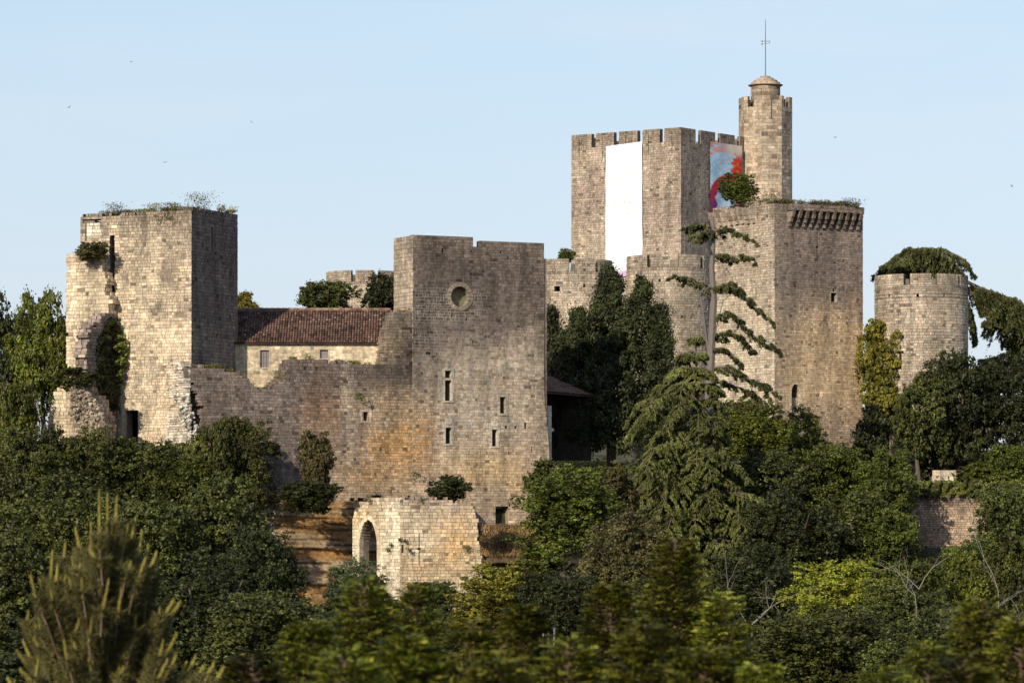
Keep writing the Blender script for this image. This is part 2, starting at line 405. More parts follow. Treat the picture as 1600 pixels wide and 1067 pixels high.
CREAM = (.60, .51, .385); GREY = (.36, .31, .26); DGREY = (.165, .135, .125); OCHRE = (.54, .335, .155); WHITE = (.66, .61, .50)

# ------------------------------------------------------------------ ground
def zground(x, y):
    """height relative to the world, whole landscape"""
    px = 800 + FP * x / max(y, 1)
    edge = interp([(-30, 287.5), (-26, 288.5), (-24.6, 288.9), (-7.7, 297.4), (2.8, 302.6), (6, 304.5), (12, 306.5), (20, 308), (30, 310.3), (60, 311)], x)
    ww = interp([(-28, 7), (-24, 1.6), (10, 1.6), (16, 7), (26, 7), (30, 1.4), (60, 1.4)], x)
    top = interp([(-60, 3), (-36, 4.5), (-26, 5.0), (-16, 4.0), (-12, 2.0), (2, 1.6), (5, 4.6), (20, 5.5), (27, 5), (31, 3.3), (60, 3.3)], x)
    foot = interp([(-60, -2), (-30, -1), (-10, -6.5), (4, -7), (12, -5), (28, -3), (32, -2), (60, -2)], x)
    if y < edge - ww:
        z = interp([(-60, -1.7), (0, -1.8), (20, -4.2), (50, -7.5), (100, -12.5), (215, -13), (250, -10.5), (edge - ww, foot)], y)
    elif y < edge: z = lerp(foot, top, sstep(edge - ww, edge, y) ** 1.2)
    else: z = interp([(edge, top), (edge + 25, top + .6), (345, 7.0), (430, 8.5), (620, 4), (1300, -20), (6000, -60)], y)
    return CZ + z + nse(x * .07, y * .07) * .8 * min(1, max(0, (y - 5) / 20))
gx = np.concatenate([[-6000, -2500, -900, -400, -200, -120], np.arange(-80, 81, 2.0), [120, 200, 400, 900, 2500, 6000]])
gy = np.concatenate([[-6000, -1500, -300, -60], np.arange(0, 270, 6.0), np.arange(270, 350, 1.25), np.arange(352, 440, 6), [500, 620, 900, 1300, 2500, 6000, 11000]])
gv = [(x, y, zground(x, y)) for y in gy for x in gx]; nx = len(gx)
gf = np.array([(j * nx + i, j * nx + i + 1, (j + 1) * nx + i + 1, (j + 1) * nx + i) for j in range(len(gy) - 1) for i in range(nx - 1)])
m_ground, t_, b_, N_, K_ = nodes('woodland_soil')
g_ = N_('ShaderNodeNewGeometry'); n_ = N_('ShaderNodeTexNoise'); n_.inputs['Scale'].default_value = .6; n_.inputs['Detail'].default_value = 9; K_(g_.outputs['Position'], n_.inputs[0])
c_ = N_('ShaderNodeValToRGB'); c_.color_ramp.elements[0].color = (.018, .024, .008, 1); c_.color_ramp.elements[0].position = .35
c_.color_ramp.elements[1].color = (.10, .085, .045, 1); c_.color_ramp.elements[1].position = .72; K_(n_.outputs[0], c_.inputs[0]); K_(c_.outputs[0], b_.inputs['Base Color'])
b_.inputs['Roughness'].default_value = 1
o = link('ground', mesh_np('ground', gv, gf, m_ground, smooth=True)); tag(o, 'wooded hillside ground rising from the valley to the castle', kind='structure')

# ------------------------------------------------------------------ T1: ruined square tower on the left
def mk_root(name, x, y, label, cat, group=None, z=None): return empty(name, (x, y, zground(x, y) if z is None else z), label, cat, group)
def two_faces(near_px, Y, alpha, rho=None):
    x = (near_px - 800) / FP * Y
    a = R(alpha); rr = R(90 - alpha if rho is None else rho)
    FL = Flat((x, Y), (-math.cos(a), math.sin(a)), (-math.sin(a), -math.cos(a)))
    FR = Flat((x, Y), (math.cos(rr), math.sin(rr)), (math.sin(rr), -math.cos(rr)))
    return FL, FR
def Z(F, px, py):
    u = F.u_at(px); y = F(u, 0)[1]; return CZ + (HY - py) / FP * y
def OP(F, px0, py0, px1, py1):
    """a px rectangle on face F as (u0,u1,z0,z1)"""
    ua, ub = sorted((F.u_at(px0), F.u_at(px1))); return ua, ub, Z(F, (px0 + px1) / 2, py1), Z(F, (px0 + px1) / 2, py0)
def back_walls(B, FL, FR, LL, LR, z0, z1, th, col, top=None):
    """the two unseen walls of a four-sided tower, laid as plain courses"""
    A = Vector(FL(LL, 0)[:2]); Bp = Vector(FR(LR, 0)[:2]); Cc = A + (Bp - Vector(FL(0, 0)[:2]))
    for p, q, ref in ((A, Cc, Bp), (Bp, Cc, A)):
        d = (q - p); n = Vector((d.y, -d.x)).normalized()
        if n.dot(ref - p) > 0: n = -n
        Fb = Flat(p, d, n); tp = top or (lambda u, z: True)
        masonry(Fb, 0, d.length, z0, z1, lambda a, b, u, z: tp(u, z), lambda a, b, u, z: col, th, course=.5, stones=True, sw=.8, out=(B, BACK), endpad=.05)
    return Cc
BACK = []
TA, TB = two_faces(299, 291, 22)
LL, LR = TA.u_at(126), TB.u_at(371)
ZT = Z(TA, 299, 327)
root = mk_root('ruined_tower', *TA(0, 0)[:2], 'tall roofless ruined square tower, leftmost, with weeds on its top and ivy on its face', 'tower')
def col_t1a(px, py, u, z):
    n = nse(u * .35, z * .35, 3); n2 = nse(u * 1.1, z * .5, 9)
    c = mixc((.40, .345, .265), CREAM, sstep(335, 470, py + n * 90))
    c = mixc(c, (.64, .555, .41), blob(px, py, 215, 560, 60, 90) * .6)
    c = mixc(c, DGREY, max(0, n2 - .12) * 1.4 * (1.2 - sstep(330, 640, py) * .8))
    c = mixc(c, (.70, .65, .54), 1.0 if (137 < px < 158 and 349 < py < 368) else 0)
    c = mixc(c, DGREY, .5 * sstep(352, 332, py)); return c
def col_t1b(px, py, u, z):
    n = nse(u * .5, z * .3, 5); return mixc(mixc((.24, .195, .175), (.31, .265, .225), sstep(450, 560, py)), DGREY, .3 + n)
topA = [(0, 0), (126, 337), (150, 335), (165, 337), (200, 334), (230, 332), (250, 330), (299, 327), (310, 328), (330, 331), (345, 329), (355, 333), (371, 331)]
def insA(px, py, u, z):
    if py < interp(topA, px) + nse(px * .2, 1) * 5: return False
    if 195 < px < 216 and 641 < py < 692: return False
    if 133 < px < 136 and 345 < py < 380: return False
    if 171 + nse(py * .08, 3) * 5 < px < 179.5 + nse(py * .1, 8) * 3 and 366 < py < 505: return False
    if 129 < px < 158 and 344 < py < 349: return False
    return True
def insB(px, py, u, z):
    if py < interp(topA, px) + nse(px * .2, 7) * 5: return False
    return not (329.5 < px < 333 and 355 < py < 393)
zb = CZ + 5.2
dop = OP(TA, 195, 641, 216, 692); sop = OP(TB, 329.5, 355, 333, 393)
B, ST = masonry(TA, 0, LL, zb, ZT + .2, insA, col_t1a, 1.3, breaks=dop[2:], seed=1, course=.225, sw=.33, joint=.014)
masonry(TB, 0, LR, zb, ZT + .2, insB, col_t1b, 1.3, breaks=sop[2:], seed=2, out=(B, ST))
BACK = []
back_walls(B, TA, TB, LL, LR, zb, ZT - .6, 1.2, (.33, .29, .24), lambda u, z: z < ZT - .7 - abs(nse(u * .8, 4)) * 1.2)
put_masonry(root, B, ST); BK = Geo()
def back_part(root, BACK, mat=M_STONE):
    if not BACK: return
    v = np.array([b[0] for b in BACK]).reshape(-1, 3) - np.array(root.location); f = (np.array(STONE_F)[None] + (np.arange(len(BACK)) * 8)[:, None, None]).reshape(-1, 4)
    tag(link('rear_masonry', mesh_np('rear_masonry', v, f, mat, np.repeat(np.array([b[1] for b in BACK]), 8, axis=0)), root), kind='stuff')
back_part(root, BACK)
def floor_slab(root, FL, FR, LL, LR, z, pad=.9, name='darkening_floor'):
    g = Geo(); a = Vector(FL(0, 0)); l = Vector(FL(LL, 0)) - a; r_ = Vector(FR(LR, 0)) - a; a += (l.normalized() + r_.normalized()) * pad
    l = l - l.normalized() * 2 * pad; r_ = r_ - r_.normalized() * 2 * pad; zt = Vector((0, 0, z)); up = Vector((0, 0, .3))
    q = [a + zt, a + l + zt, a + l + r_ + zt, a + r_ + zt]; g.box8(q + [p + up for p in q], (.2, .17, .14)); g.build(name, M_ROUGH, root)
floor_slab(root, TA, TB, LL, LR, ZT - 5, 1.1)  # unseen floor added under the open top to keep the inside dark
surround(root, TA, *dop, (.62, .55, .43), .28, .03, name='doorway', sill=False, nb=5)
surround(root, TB, *sop, (.27, .23, .2), .12, .02, name='arrow_slit', sill=False)
def polywall(rootname, label, F, px0, px1, z0, z1, poly, colf, thick, seed, cat='ruined wall', course=.26, sw=.42, rough=6, mat=M_STONE, **kw):
    ua, ub = sorted((F.u_at(px0), F.u_at(px1))) if not isinstance(px0, tuple) else px0
    rt = mk_root(rootname, *F((ua + ub) / 2, 0)[:2], label, cat)
    def ins(px, py, u, z): return pip(poly, px + nse(px * .15, py * .15, seed) * rough, py + nse(px * .15, py * .15, seed + 5) * rough)
    B, ST = masonry(F, ua, ub, z0, z1, ins, colf, thick, rag=True, course=course, sw=sw, seed=seed, **kw); put_masonry(rt, B, ST, mat); return rt
off = 1.3; nA = TA.n
FA = Flat(Vector(TA.p) + nA * off, TA.d, nA)
polywall('ruined_wall', 'tall jagged wall fragment standing against the left end of the ruined square tower', FA, 104, 176, CZ + 8, CZ + 22.5,
         [(105, 399), (140, 398), (156, 404), (160, 425), (168, 440), (160, 455), (172, 470), (166, 490), (146, 505), (131, 521), (128, 540), (120, 556), (128, 590), (124, 625), (104, 625)],
         lambda px, py, u, z: mixc(mixc((.66, .57, .42), (.44, .38, .30), sstep(450, 400, py)), DGREY, max(0, nse(u, z * .6, 2)) * .5), 1.25, 11)
FC = Flat(Vector(TA(TA.u_at(184), 0)[:2]), nA, Vector((math.cos(R(22)), -math.sin(R(22)))))
polywall('ruined_wall', 'broken cross wall running out from the ruined tower, ivy hanging on its shaded side', FC, (.02, 5.6), None, CZ + 5, CZ + 18,
         [(190, 488), (165, 492), (148, 506), (138, 525), (134, 560), (140, 590), (148, 640), (150, 720), (190, 720)],
         lambda px, py, u, z: mixc((.36, .31, .27), DGREY, .3 + nse(u, z, 2)), 1.0, 12)
FD = Flat(Vector(TA.p) + nA * 4.2, TA.d, nA)
polywall('ruined_wall', 'low broken wall stump with sloping rubble top, leftmost piece of the castle', FD, 70, 168, CZ + 4, CZ + 13,
         [(70, 720), (76, 660), (84, 615), (96, 600), (118, 588), (134, 596), (150, 625), (164, 655), (164, 720)],
         lambda px, py, u, z: mixc((.62, .54, .39), (.40, .32, .24), sstep(95, 112, px) * .85 + .3 * nse(u, z)), 1.6, 13, rough=9)
# rubble on its slope
rub = Geo(); r_ = random.Random(5)
for i in range(420):
    t = r_.random(); px = lerp(110, 163, t); py = lerp(592, 650, t) + r_.uniform(-10, 55); p = P(px, py, 286.6 - r_.random() * .5); s = r_.uniform(.05, .17)
    a = Vector((r_.gauss(0, 1), r_.gauss(0, 1), r_.gauss(0, 1))).normalized(); b = a.orthogonal().normalized(); rub.box(p, a, b, a.cross(b), (s, s * .7, s * .6), mixc((.5, .42, .31), (.25, .19, .15), r_.random()))
# (the rubble belongs to the stump)
tag(rub.build('rubble', M_ROUGH), 'loose broken stones lying on the sloping wall stump', 'rubble', kind='stuff')

# ------------------------------------------------------------------ M: big front building with the round window; C1: curtain wall left of it
RHO = 27
xm, ym = (645 - 800) / FP * 296.5, 296.5
MR = Flat((xm, ym), (math.cos(R(RHO)), math.sin(R(RHO))), (math.sin(R(RHO)), -math.cos(R(RHO))))
ML = Flat((xm, ym), (-math.sin(R(RHO)), math.cos(R(RHO))), (-math.cos(R(RHO)), -math.sin(R(RHO))))
mR, mL = MR.u_at(854), ML.u_at(615.5)
ZM = CZ + (HY - 369) / FP * ym
root = mk_root('ruined_hall', xm, ym, 'broad roofless stone hall with a round window high on its front and notched top', 'castle building')
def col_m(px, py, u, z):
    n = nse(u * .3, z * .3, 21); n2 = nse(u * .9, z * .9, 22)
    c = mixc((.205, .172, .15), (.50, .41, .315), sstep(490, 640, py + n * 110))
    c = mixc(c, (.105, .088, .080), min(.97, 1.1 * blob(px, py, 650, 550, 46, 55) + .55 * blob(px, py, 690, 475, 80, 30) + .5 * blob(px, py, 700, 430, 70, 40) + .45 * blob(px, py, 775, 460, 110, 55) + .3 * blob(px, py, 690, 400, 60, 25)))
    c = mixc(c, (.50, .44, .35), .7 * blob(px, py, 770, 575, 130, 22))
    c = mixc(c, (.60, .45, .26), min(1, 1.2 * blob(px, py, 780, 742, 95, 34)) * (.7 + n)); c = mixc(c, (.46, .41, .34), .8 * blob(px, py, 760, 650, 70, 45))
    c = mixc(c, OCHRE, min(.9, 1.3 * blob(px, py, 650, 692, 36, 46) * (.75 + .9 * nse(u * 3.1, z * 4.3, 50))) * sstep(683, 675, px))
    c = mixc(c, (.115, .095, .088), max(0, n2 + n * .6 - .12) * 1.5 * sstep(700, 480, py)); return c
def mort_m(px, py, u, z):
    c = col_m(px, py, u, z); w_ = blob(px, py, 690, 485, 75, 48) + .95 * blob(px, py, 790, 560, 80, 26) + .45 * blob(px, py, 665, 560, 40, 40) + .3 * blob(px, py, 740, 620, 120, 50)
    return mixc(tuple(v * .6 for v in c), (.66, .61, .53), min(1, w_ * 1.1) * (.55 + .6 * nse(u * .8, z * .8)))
MH = [(695, 579, 705.5, 592), (695, 594.5, 705.5, 626), (696, 668, 705.5, 693), (781, 620, 790, 646), (768.5, 671, 777, 697), (774, 791, 795, 822),
      (789, 663, 793, 668), (803.5, 663, 807.5, 668), (819, 663, 823, 668), (690, 390, 693, 395), (781, 392, 784, 397), (738, 533, 741, 538), (705, 492, 708, 497), (732, 705, 734, 711), (760, 705, 762, 711), (794, 705, 796, 711), (830, 700, 832, 708)]
mh = rects(*MH)
ocu, ocz = MR.u_at(718.5), Z(MR, 718.5, 463.5)
def insM(px, py, u, z):
    if py < interp([(600, 369), (645, 369), (700, 370.5), (740, 373), (748, 374.5), (800, 376.5), (854, 380)], px) + nse(px * .3, 3) * 1.3: return False
    if 739 < px < 750 and py < 388: return False
    if (u - ocu) ** 2 + (z - ocz) ** 2 < .98 ** 2: return False
    if px < 700 and py > 792 + nse(px * .1, 2) * 8: return False
    if px > 850 + sstep(600, 720, py) * 8: return False
    return not mh(px, py)
th_m = lambda z: .6 if z > ZM - 1.2 else 1.15
ops = [OP(MR, *h) for h in MH]
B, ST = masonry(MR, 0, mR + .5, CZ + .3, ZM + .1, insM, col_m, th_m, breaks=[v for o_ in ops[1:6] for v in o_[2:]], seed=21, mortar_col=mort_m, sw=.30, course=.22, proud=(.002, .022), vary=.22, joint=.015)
masonry(ML, 0, mL, CZ + 2, ZM + .05, lambda px, py, u, z: True, lambda px, py, u, z: mixc(mixc((.46, .40, .32), DGREY, .35 * sstep(420, 370, py)), DGREY, max(0, nse(u, z, 3)) * .6), th_m, course=.3, sw=.42, seed=22, out=(B, ST))
BACK = []; back_walls(B, ML, MR, mL, mR, CZ + 2, ZM - .3, .9, (.34, .30, .25), lambda u, z: z < ZM - 1.5 - abs(nse(u * .5, 4)) * .8)
put_masonry(root, B, ST); back_part(root, BACK)
floor_slab(root, ML, MR, mL, mR, CZ + 15.2, 1.0)  # unseen floor added below the round window so lower openings look dark
# round window: ring of voussoirs
G = Geo()
ring_parent = None
for k in range(18):
    a0, a1 = 2 * PI * k / 18 + .02, 2 * PI * (k + 1) / 18 - .02
    q = [(ocu + r0 * math.cos(a), ocz + r0 * math.sin(a)) for a, r0 in ((a0, .80), (a1, .80), (a1, 1.12), (a0, 1.12))]
    c = (lambda k_: tuple(v * k_ for v in (.29, .25, .20)))(rnd.uniform(.85, 1.1))
    G.box8([MR(x, z, .06) for x, z in q] + [MR(x, z, -.5) for x, z in q], c)
rw = G.build('round_window', M_STONE, root)
g = Geo(); g.box(Vector(MR(ocu, ocz, -.75)), (*MR.d, 0), (*MR.n, 0), (0, 0, 1), (1.3, .06, 1.3), (.30, .27, .17)); g.build('blocking', M_ROUGH, rw)
for h, kw in ((MH[1], {}), (MH[2], {}), (MH[3], {}), (MH[4], {})):
    a, b, c, d = OP(MR, *h)
    if h is MH[1]: d = OP(MR, *MH[0])[3]
    wn = surround(root, MR, a, b, c, d, (.50, .46, .38), .17, .04, nb=4)
    if h is MH[1]:
        g = Geo(); zt = OP(MR, *MH[0])[2]; g.box8([MR(a - .02, zt - .1, .035), MR(b + .02, zt - .1, .035), MR(b + .02, zt + .02, .035), MR(a - .02, zt + .02, .035), MR(a - .02, zt - .1, -.25), MR(b + .02, zt - .1, -.25), MR(b + .02, zt + .02, -.25), MR(a - .02, zt + .02, -.25)], (.5, .46, .38)); g.build('transom', M_STONE, wn)
        q = OP(MR, 684, 580, 691.5, 626); g = Geo(); g.box8([MR(q[0], q[2], .03), MR(q[1], q[2], .03), MR(q[1], q[3], .03), MR(q[0], q[3], .03), MR(q[0], q[2], -.05), MR(q[1], q[2], -.05), MR(q[1], q[3], -.05), MR(q[0], q[3], -.05)], (.42, .38, .32)); g.build('blocked_light', M_STONE, wn)
    if h in (MH[2], MH[4]):
        px0, py0, px1 = h[0], h[1], h[2]; q = OP(MR, px0 - .5, py0 - 14, px1 + .5, py0 - 5); g = Geo(); g.box8([MR(x, z, .045) for x, z in ((q[0], q[2]), (q[1], q[2]), (q[1], q[3]), (q[0], q[3]))] + [MR(x, z, -.05) for x, z in ((q[0], q[2]), (q[1], q[2]), (q[1], q[3]), (q[0], q[3]))], (.52, .48, .40)); g.build('blocked_light', M_STONE, wn)

# curtain wall, same line as the hall front, a hand behind it
CW = Flat(Vector((xm, ym)) - MR.n * .02 - MR.d * .03, -MR.d, MR.n)
c0, c1 = 0, CW.u_at(288)
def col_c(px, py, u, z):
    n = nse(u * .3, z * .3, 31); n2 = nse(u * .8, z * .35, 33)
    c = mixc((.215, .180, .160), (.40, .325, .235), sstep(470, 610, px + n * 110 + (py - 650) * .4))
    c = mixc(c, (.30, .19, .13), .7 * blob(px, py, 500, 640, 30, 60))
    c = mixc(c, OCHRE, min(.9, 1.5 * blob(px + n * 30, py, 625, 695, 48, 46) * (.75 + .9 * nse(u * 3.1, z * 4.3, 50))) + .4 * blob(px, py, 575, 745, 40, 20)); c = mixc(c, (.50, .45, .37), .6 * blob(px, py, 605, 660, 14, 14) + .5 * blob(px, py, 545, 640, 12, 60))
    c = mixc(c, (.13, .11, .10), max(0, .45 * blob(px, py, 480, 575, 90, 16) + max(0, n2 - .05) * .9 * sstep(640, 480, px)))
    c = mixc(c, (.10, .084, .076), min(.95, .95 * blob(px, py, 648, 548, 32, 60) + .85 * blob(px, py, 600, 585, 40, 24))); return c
CT = [(280, 578), (290, 572), (330, 574), (372, 582), (392, 600), (406, 611), (422, 604), (440, 590), (455, 561), (520, 566), (600, 570), (603, 545), (609, 515), (616, 488), (646, 486)]
def insC(px, py, u, z):
    j = nse(px * .18, py * .18, 8)
    if py < interp(CT, px) + j * 6: return False
    if 566 < px < 577.5 and 643.5 < py < 657.5: return False
    if px < 292 + sstep(570, 640, py) * 22 + j * 12 - 14 * sstep(600, 570, py): return False
    if px < 552 and py > 790: return False
    if 545 < px and py > 778 + j * 10: return False
    return True
q = OP(CW, 566, 643.5, 577.5, 657.5)
root = mk_root('curtain_wall', *CW(8, 0)[:2], 'long dark curtain wall with a dip in its ragged top, below the red-roofed house', 'castle wall')
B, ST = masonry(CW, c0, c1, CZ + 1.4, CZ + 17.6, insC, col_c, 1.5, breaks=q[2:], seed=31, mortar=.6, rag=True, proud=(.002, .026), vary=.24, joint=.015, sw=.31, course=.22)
put_masonry(root, B, ST); surround(root, CW, *q, (.46, .41, .33), .15, .03, nb=2)
g = Geo(); cw = [OP(CW, 560, 600, 585, 700)]
g.box(Vector(CW(CW.u_at(571), Z(CW, 571, 650), -1.7)), (*CW.d, 0), (*CW.n, 0), (0, 0, 1), (.8, .1, .8), (.05, .04, .035)); g.build('backing', M_ROUGH, root)  # near-black slab stands in for the darkness behind the small window
# white broken end of the curtain wall
EC = Flat(Vector(CW(c1 + .1, 0)[:2]) - Vector(CW.n) * .1, -CW.n, CW.d)
polywall('wall_stub', 'pale broken end of the curtain wall with an arched niche, against the ruined tower corner', EC, (.0, 3.2), None, CZ + 5, CZ + 13.0,
         [(262, 572), (292, 570), (300, 580), (302, 690), (288, 720), (255, 720), (262, 640), (284, 655), (278, 640), (266, 615), (270, 590)],
         lambda px, py, u, z: mixc((.76, .71, .61), (.45, .39, .31), .35 + nse(u * 2, z * 2)), .6, 32, course=.2, sw=.3, proud=(.02, .16), rough=12)
# pale rubble under the stub, along the broken edge
g = Geo(); r_ = random.Random(15)
for i in range(220):
    t = r_.random(); px = lerp(284, 322, t) + r_.uniform(-8, 8); py = lerp(625, 735, t) + r_.uniform(-16, 16); p = P(px, py, interp([(280, 287.6), (325, 288.6)], px) - r_.random() * .3); s = r_.uniform(.05, .16)
    a = Vector((r_.gauss(0, 1), r_.gauss(0, 1), r_.gauss(0, 1))).normalized(); b = a.orthogonal().normalized(); g.box(p, a, b, a.cross(b), (s, s * .7, s * .6), mixc((.78, .73, .63), (.45, .39, .32), r_.random() ** 1.5))
tag(g.build('wall_rubble', M_ROUGH), 'pale crumbling core stones at the broken end of the curtain wall', 'rubble', kind='stuff')

# ------------------------------------------------------------------ farmhouse with the tiled roof
FW = Flat(((352 - 800) / FP * 298.0, 298.0), (math.cos(R(1)), math.sin(R(1))), (math.sin(R(1)), -math.cos(R(1))))
root = mk_root('stone_house', *FW(6, 0)[:2], 'long low cream house with a red-brown tile roof between ruined tower and hall', 'house')
fl = FW.u_at(622); fz = Z(FW, 480, 535)
FH = [(406.5, 547, 420.5, 574), (500, 546.5, 513, 560)]; fo = [OP(FW, *h) for h in FH]; fh = rects(*FH)
B, ST = masonry(FW, 0, fl, CZ + 10, fz, lambda px, py, u, z: not fh(px, py), lambda px, py, u, z: mixc((.66, .58, .43), (.52, .44, .32), .4 + nse(u * .5, z, 4)), .5, course=.24, sw=.4, breaks=[v for o_ in fo for v in o_[2:]], seed=41, mortar=.95, proud=(.002, .015))
put_masonry(root, B, ST)
for k, q in enumerate(fo):
    wn = surround(root, FW, *q, (.55, .48, .37), .1, .03, nb=2)
    g = Geo(); g.box(Vector(FW((q[0] + q[1]) / 2, (q[2] + q[3]) / 2, -.2)), (*FW.d, 0), (*FW.n, 0), (0, 0, 1), ((q[1] - q[0]) / 2, .02, (q[3] - q[2]) / 2), (.2, .2, .2)); g.build('shutter', M_GLASS, wn)
    if k == 0:
        g = Geo()
        for t in (.33, .66): g.box(Vector(FW(lerp(q[0], q[1], t), (q[2] + q[3]) / 2, -.15)), (*FW.d, 0), (*FW.n, 0), (0, 0, 1), (.018, .02, (q[3] - q[2]) / 2), (.3, .3, .3))
        for t in (.3, .65): g.box(Vector(FW((q[0] + q[1]) / 2, lerp(q[2], q[3], t), -.15)), (*FW.d, 0), (*FW.n, 0), (0, 0, 1), ((q[1] - q[0]) / 2, .015, .018), (.3, .3, .3))
        g.build('window_bars', M_METAL, wn)
g = Geo(); dn = Vector((*FW.n, 0)); du = Vector((*FW.d, 0)); A0 = Vector(FW(0, CZ + 10, 0))
for a, b in ((Vector(FW(-.3, 0, -10.6)), Vector(FW(fl, 0, -10.6))), ):
    g.box(Vector(((a.x + b.x) / 2, (a.y + b.y) / 2, CZ + 12.3)), du, dn, (0, 0, 1), (fl / 2, .25, 2.3), (.5, .43, .33))
for u_ in (.0, fl - .3): g.box(Vector(FW(u_, CZ + 12.3, -5.5)), du, dn, (0, 0, 1), (.24, 4.9, 2.3), (.5, .43, .33))
g.build('rear_wall', M_STONE, root)
sl = (-dn * 5.5 + Vector((0, 0, 2.75))).normalized(); SL = Vector((5.5, 2.75)).length + .35
O0 = Vector(FW(-.3, fz + .03, .32)); O0.z -= .12
tri_tiles(root, O0, du, sl, fl + .2, SL, lambda u, v: True)
sl2 = (dn * 5.5 + Vector((0, 0, 2.75))).normalized(); O1 = Vector(FW(-.3, fz - .09, -11.3)); tri_tiles(root, O1, du, sl2, fl + .2, SL, lambda u, v: True, name='rear_roof_tiles')
g = Geo(); nn = du.cross(sl); nn = nn if nn.z > 0 else -nn; nn2 = du.cross(sl2); nn2 = nn2 if nn2.z > 0 else -nn2
g.box(O0 + du * (fl / 2) + sl * (SL / 2) - nn * .03, du, sl, nn, (fl / 2, SL / 2, .03), (.10, .06, .05)); g.build('roof', M_TILE, root)
g = Geo(); g.box(O1 + du * (fl / 2) + sl2 * (SL / 2) - nn2 * .03, du, sl2, nn2, (fl / 2, SL / 2 - .05, .03), (.10, .06, .05)); g.build('rear_roof', M_TILE, root)
for k in range(int(fl / .45)):          # ridge tiles, row of curved caps
    g = Geo() if k == 0 else g; p = O0 + sl * (SL + .02) + du * (.22 + k * .45) + Vector((0, 0, .05)); cc = mixc((.22, .12, .09), (.4, .28, .2), rnd.random())
    g.tube([p - du * .23, p + du * .23], [.14, .11], 8, cc, False)
tag(g.build('ridge_tiles', M_TILE, root), kind='stuff')
g = Geo(); 
for k in range(int(fl / .2)): 
    p = O0 + du * (.1 + k * .2) + Vector((0, 0, -.09)) + sl * .12; g.tube([p, p + sl * .3], [.075, .06], 6, (.60, .52, .42), True)
g.build('eave_tiles', M_TILE, root)

# ------------------------------------------------------------------ G: small gatehouse ruin with the pointed arch
GL, GR = two_faces(625, 283, 42, 14)
gl, gr = GL.u_at(551), GR.u_at(754)
root = mk_root('gatehouse_ruin', *GL(0, 0)[:2], 'small sunlit ruined gatehouse with a pointed arch opening and a cross-shaped arrow slit', 'ruin')
def arch(px, py): return pointed(px, py, 562, 589.5, 811, 905, .42)
def insGL(px, py, u, z):
    j = nse(px * .2, py * .2, 4)
    if py < interp([(551, 815), (556, 790), (566, 783), (580, 777), (600, 776), (625, 778)], px) + j * 5: return False
    return not arch(px, py)
def insGR(px, py, u, z):
    j = nse(px * .2, py * .2, 14)
    if py < interp([(625, 778), (650, 777), (700, 781), (735, 787), (742, 798), (750, 803)], px) + j * 5: return False
    if px > interp([(780, 741), (810, 744), (850, 749), (905, 753)], py) + j * 5: return False
    if abs(px - 655) < 1.0 and 833 < py < 881: return False
    if abs(px - 655) < 3 and 856 < py < 858.5: return False
    return not (627 < px < 631 and 853 < py < 861)
cg = lambda px, py, u, z: mixc(mixc((.70, .63, .49), (.66, .50, .28), .8 * blob(px, py, 570, 810, 25, 28)), (.36, .30, .25), .55 * sstep(800, 776, py) + max(0, nse(u * 1.5, z * 1.5, 6)) * .5)
def cgr(px, py, u, z):
    c = mixc((.58, .49, .36), (.60, .40, .18), min(1, .8 * blob(px, py, 715, 850, 30, 45) + .5 * blob(px, py, 650, 885, 40, 20))); c = mixc(c, (.34, .28, .25), .6 * sstep(806, 778, py + nse(u, z) * 20)); return mixc(c, (.74, .64, .48), .7 * blob(px, py, 655, 857, 14, 28))
B, ST = masonry(GL, 0, gl, CZ - 6, CZ + 2.8, insGL, cg, 1.0, course=.24, sw=.36, seed=51)
masonry(GR, 0, gr, CZ - 6, CZ + 2.8, insGR, cgr, 1.0, course=.25, sw=.36, seed=52, out=(B, ST), breaks=[Z(GR, 655, 881), Z(GR, 655, 833), Z(GR, 655, 858.5), Z(GR, 655, 856)])
put_masonry(root, B, ST)
# arch ring
G = Geo(); ua, ub = sorted((GL.u_at(562), GL.u_at(589.5))); hw = (ub - ua) / 2; cu = (ua + ub) / 2
zt_, zs_, zb_ = Z(GL, 576, 811), Z(GL, 576, 811 + 94 * .42), Z(GL, 576, 905); Ha = zt_ - zs_
def apt(t, o_, s):
    return (cu + s * (hw + o_) * math.sqrt(max(0, 1 - t ** 1.6)) if t < 1 else cu, zs_ + (Ha + o_ * 1.15) * t)
for s in (-1, 1):
    for k in range(8):
        t0, t1 = (k / 8) ** .8, ((k + 1) / 8) ** .8
        qd = [apt(t0, -.01, s), apt(t1, -.01, s), apt(t1, .30, s), apt(t0, .30, s)]
        c = (lambda k_: tuple(v * k_ for v in (.72, .62, .46)))(rnd.uniform(.9, 1.06)); G.box8([GL(x, z, .05) for x, z in qd] + [GL(x, z, -.4) for x, z in qd], c)
    for k in range(8):
        za, z_b = lerp(zb_, zs_, k / 8) + .01, lerp(zb_, zs_, (k + 1) / 8) - .01; x0 = cu + s * (hw - .01); x1 = cu + s * (hw + (.2 if k % 2 else .34)); qd = [(x0, za), (x1, za), (x1, z_b), (x0, z_b)]
        c = (lambda k_: tuple(v * k_ for v in (.70, .61, .46)))(rnd.uniform(.9, 1.06)); G.box8([GL(x, z, .04) for x, z in qd] + [GL(x, z, -.4) for x, z in qd], c)
G.build('arch_stones', M_STONE, root)
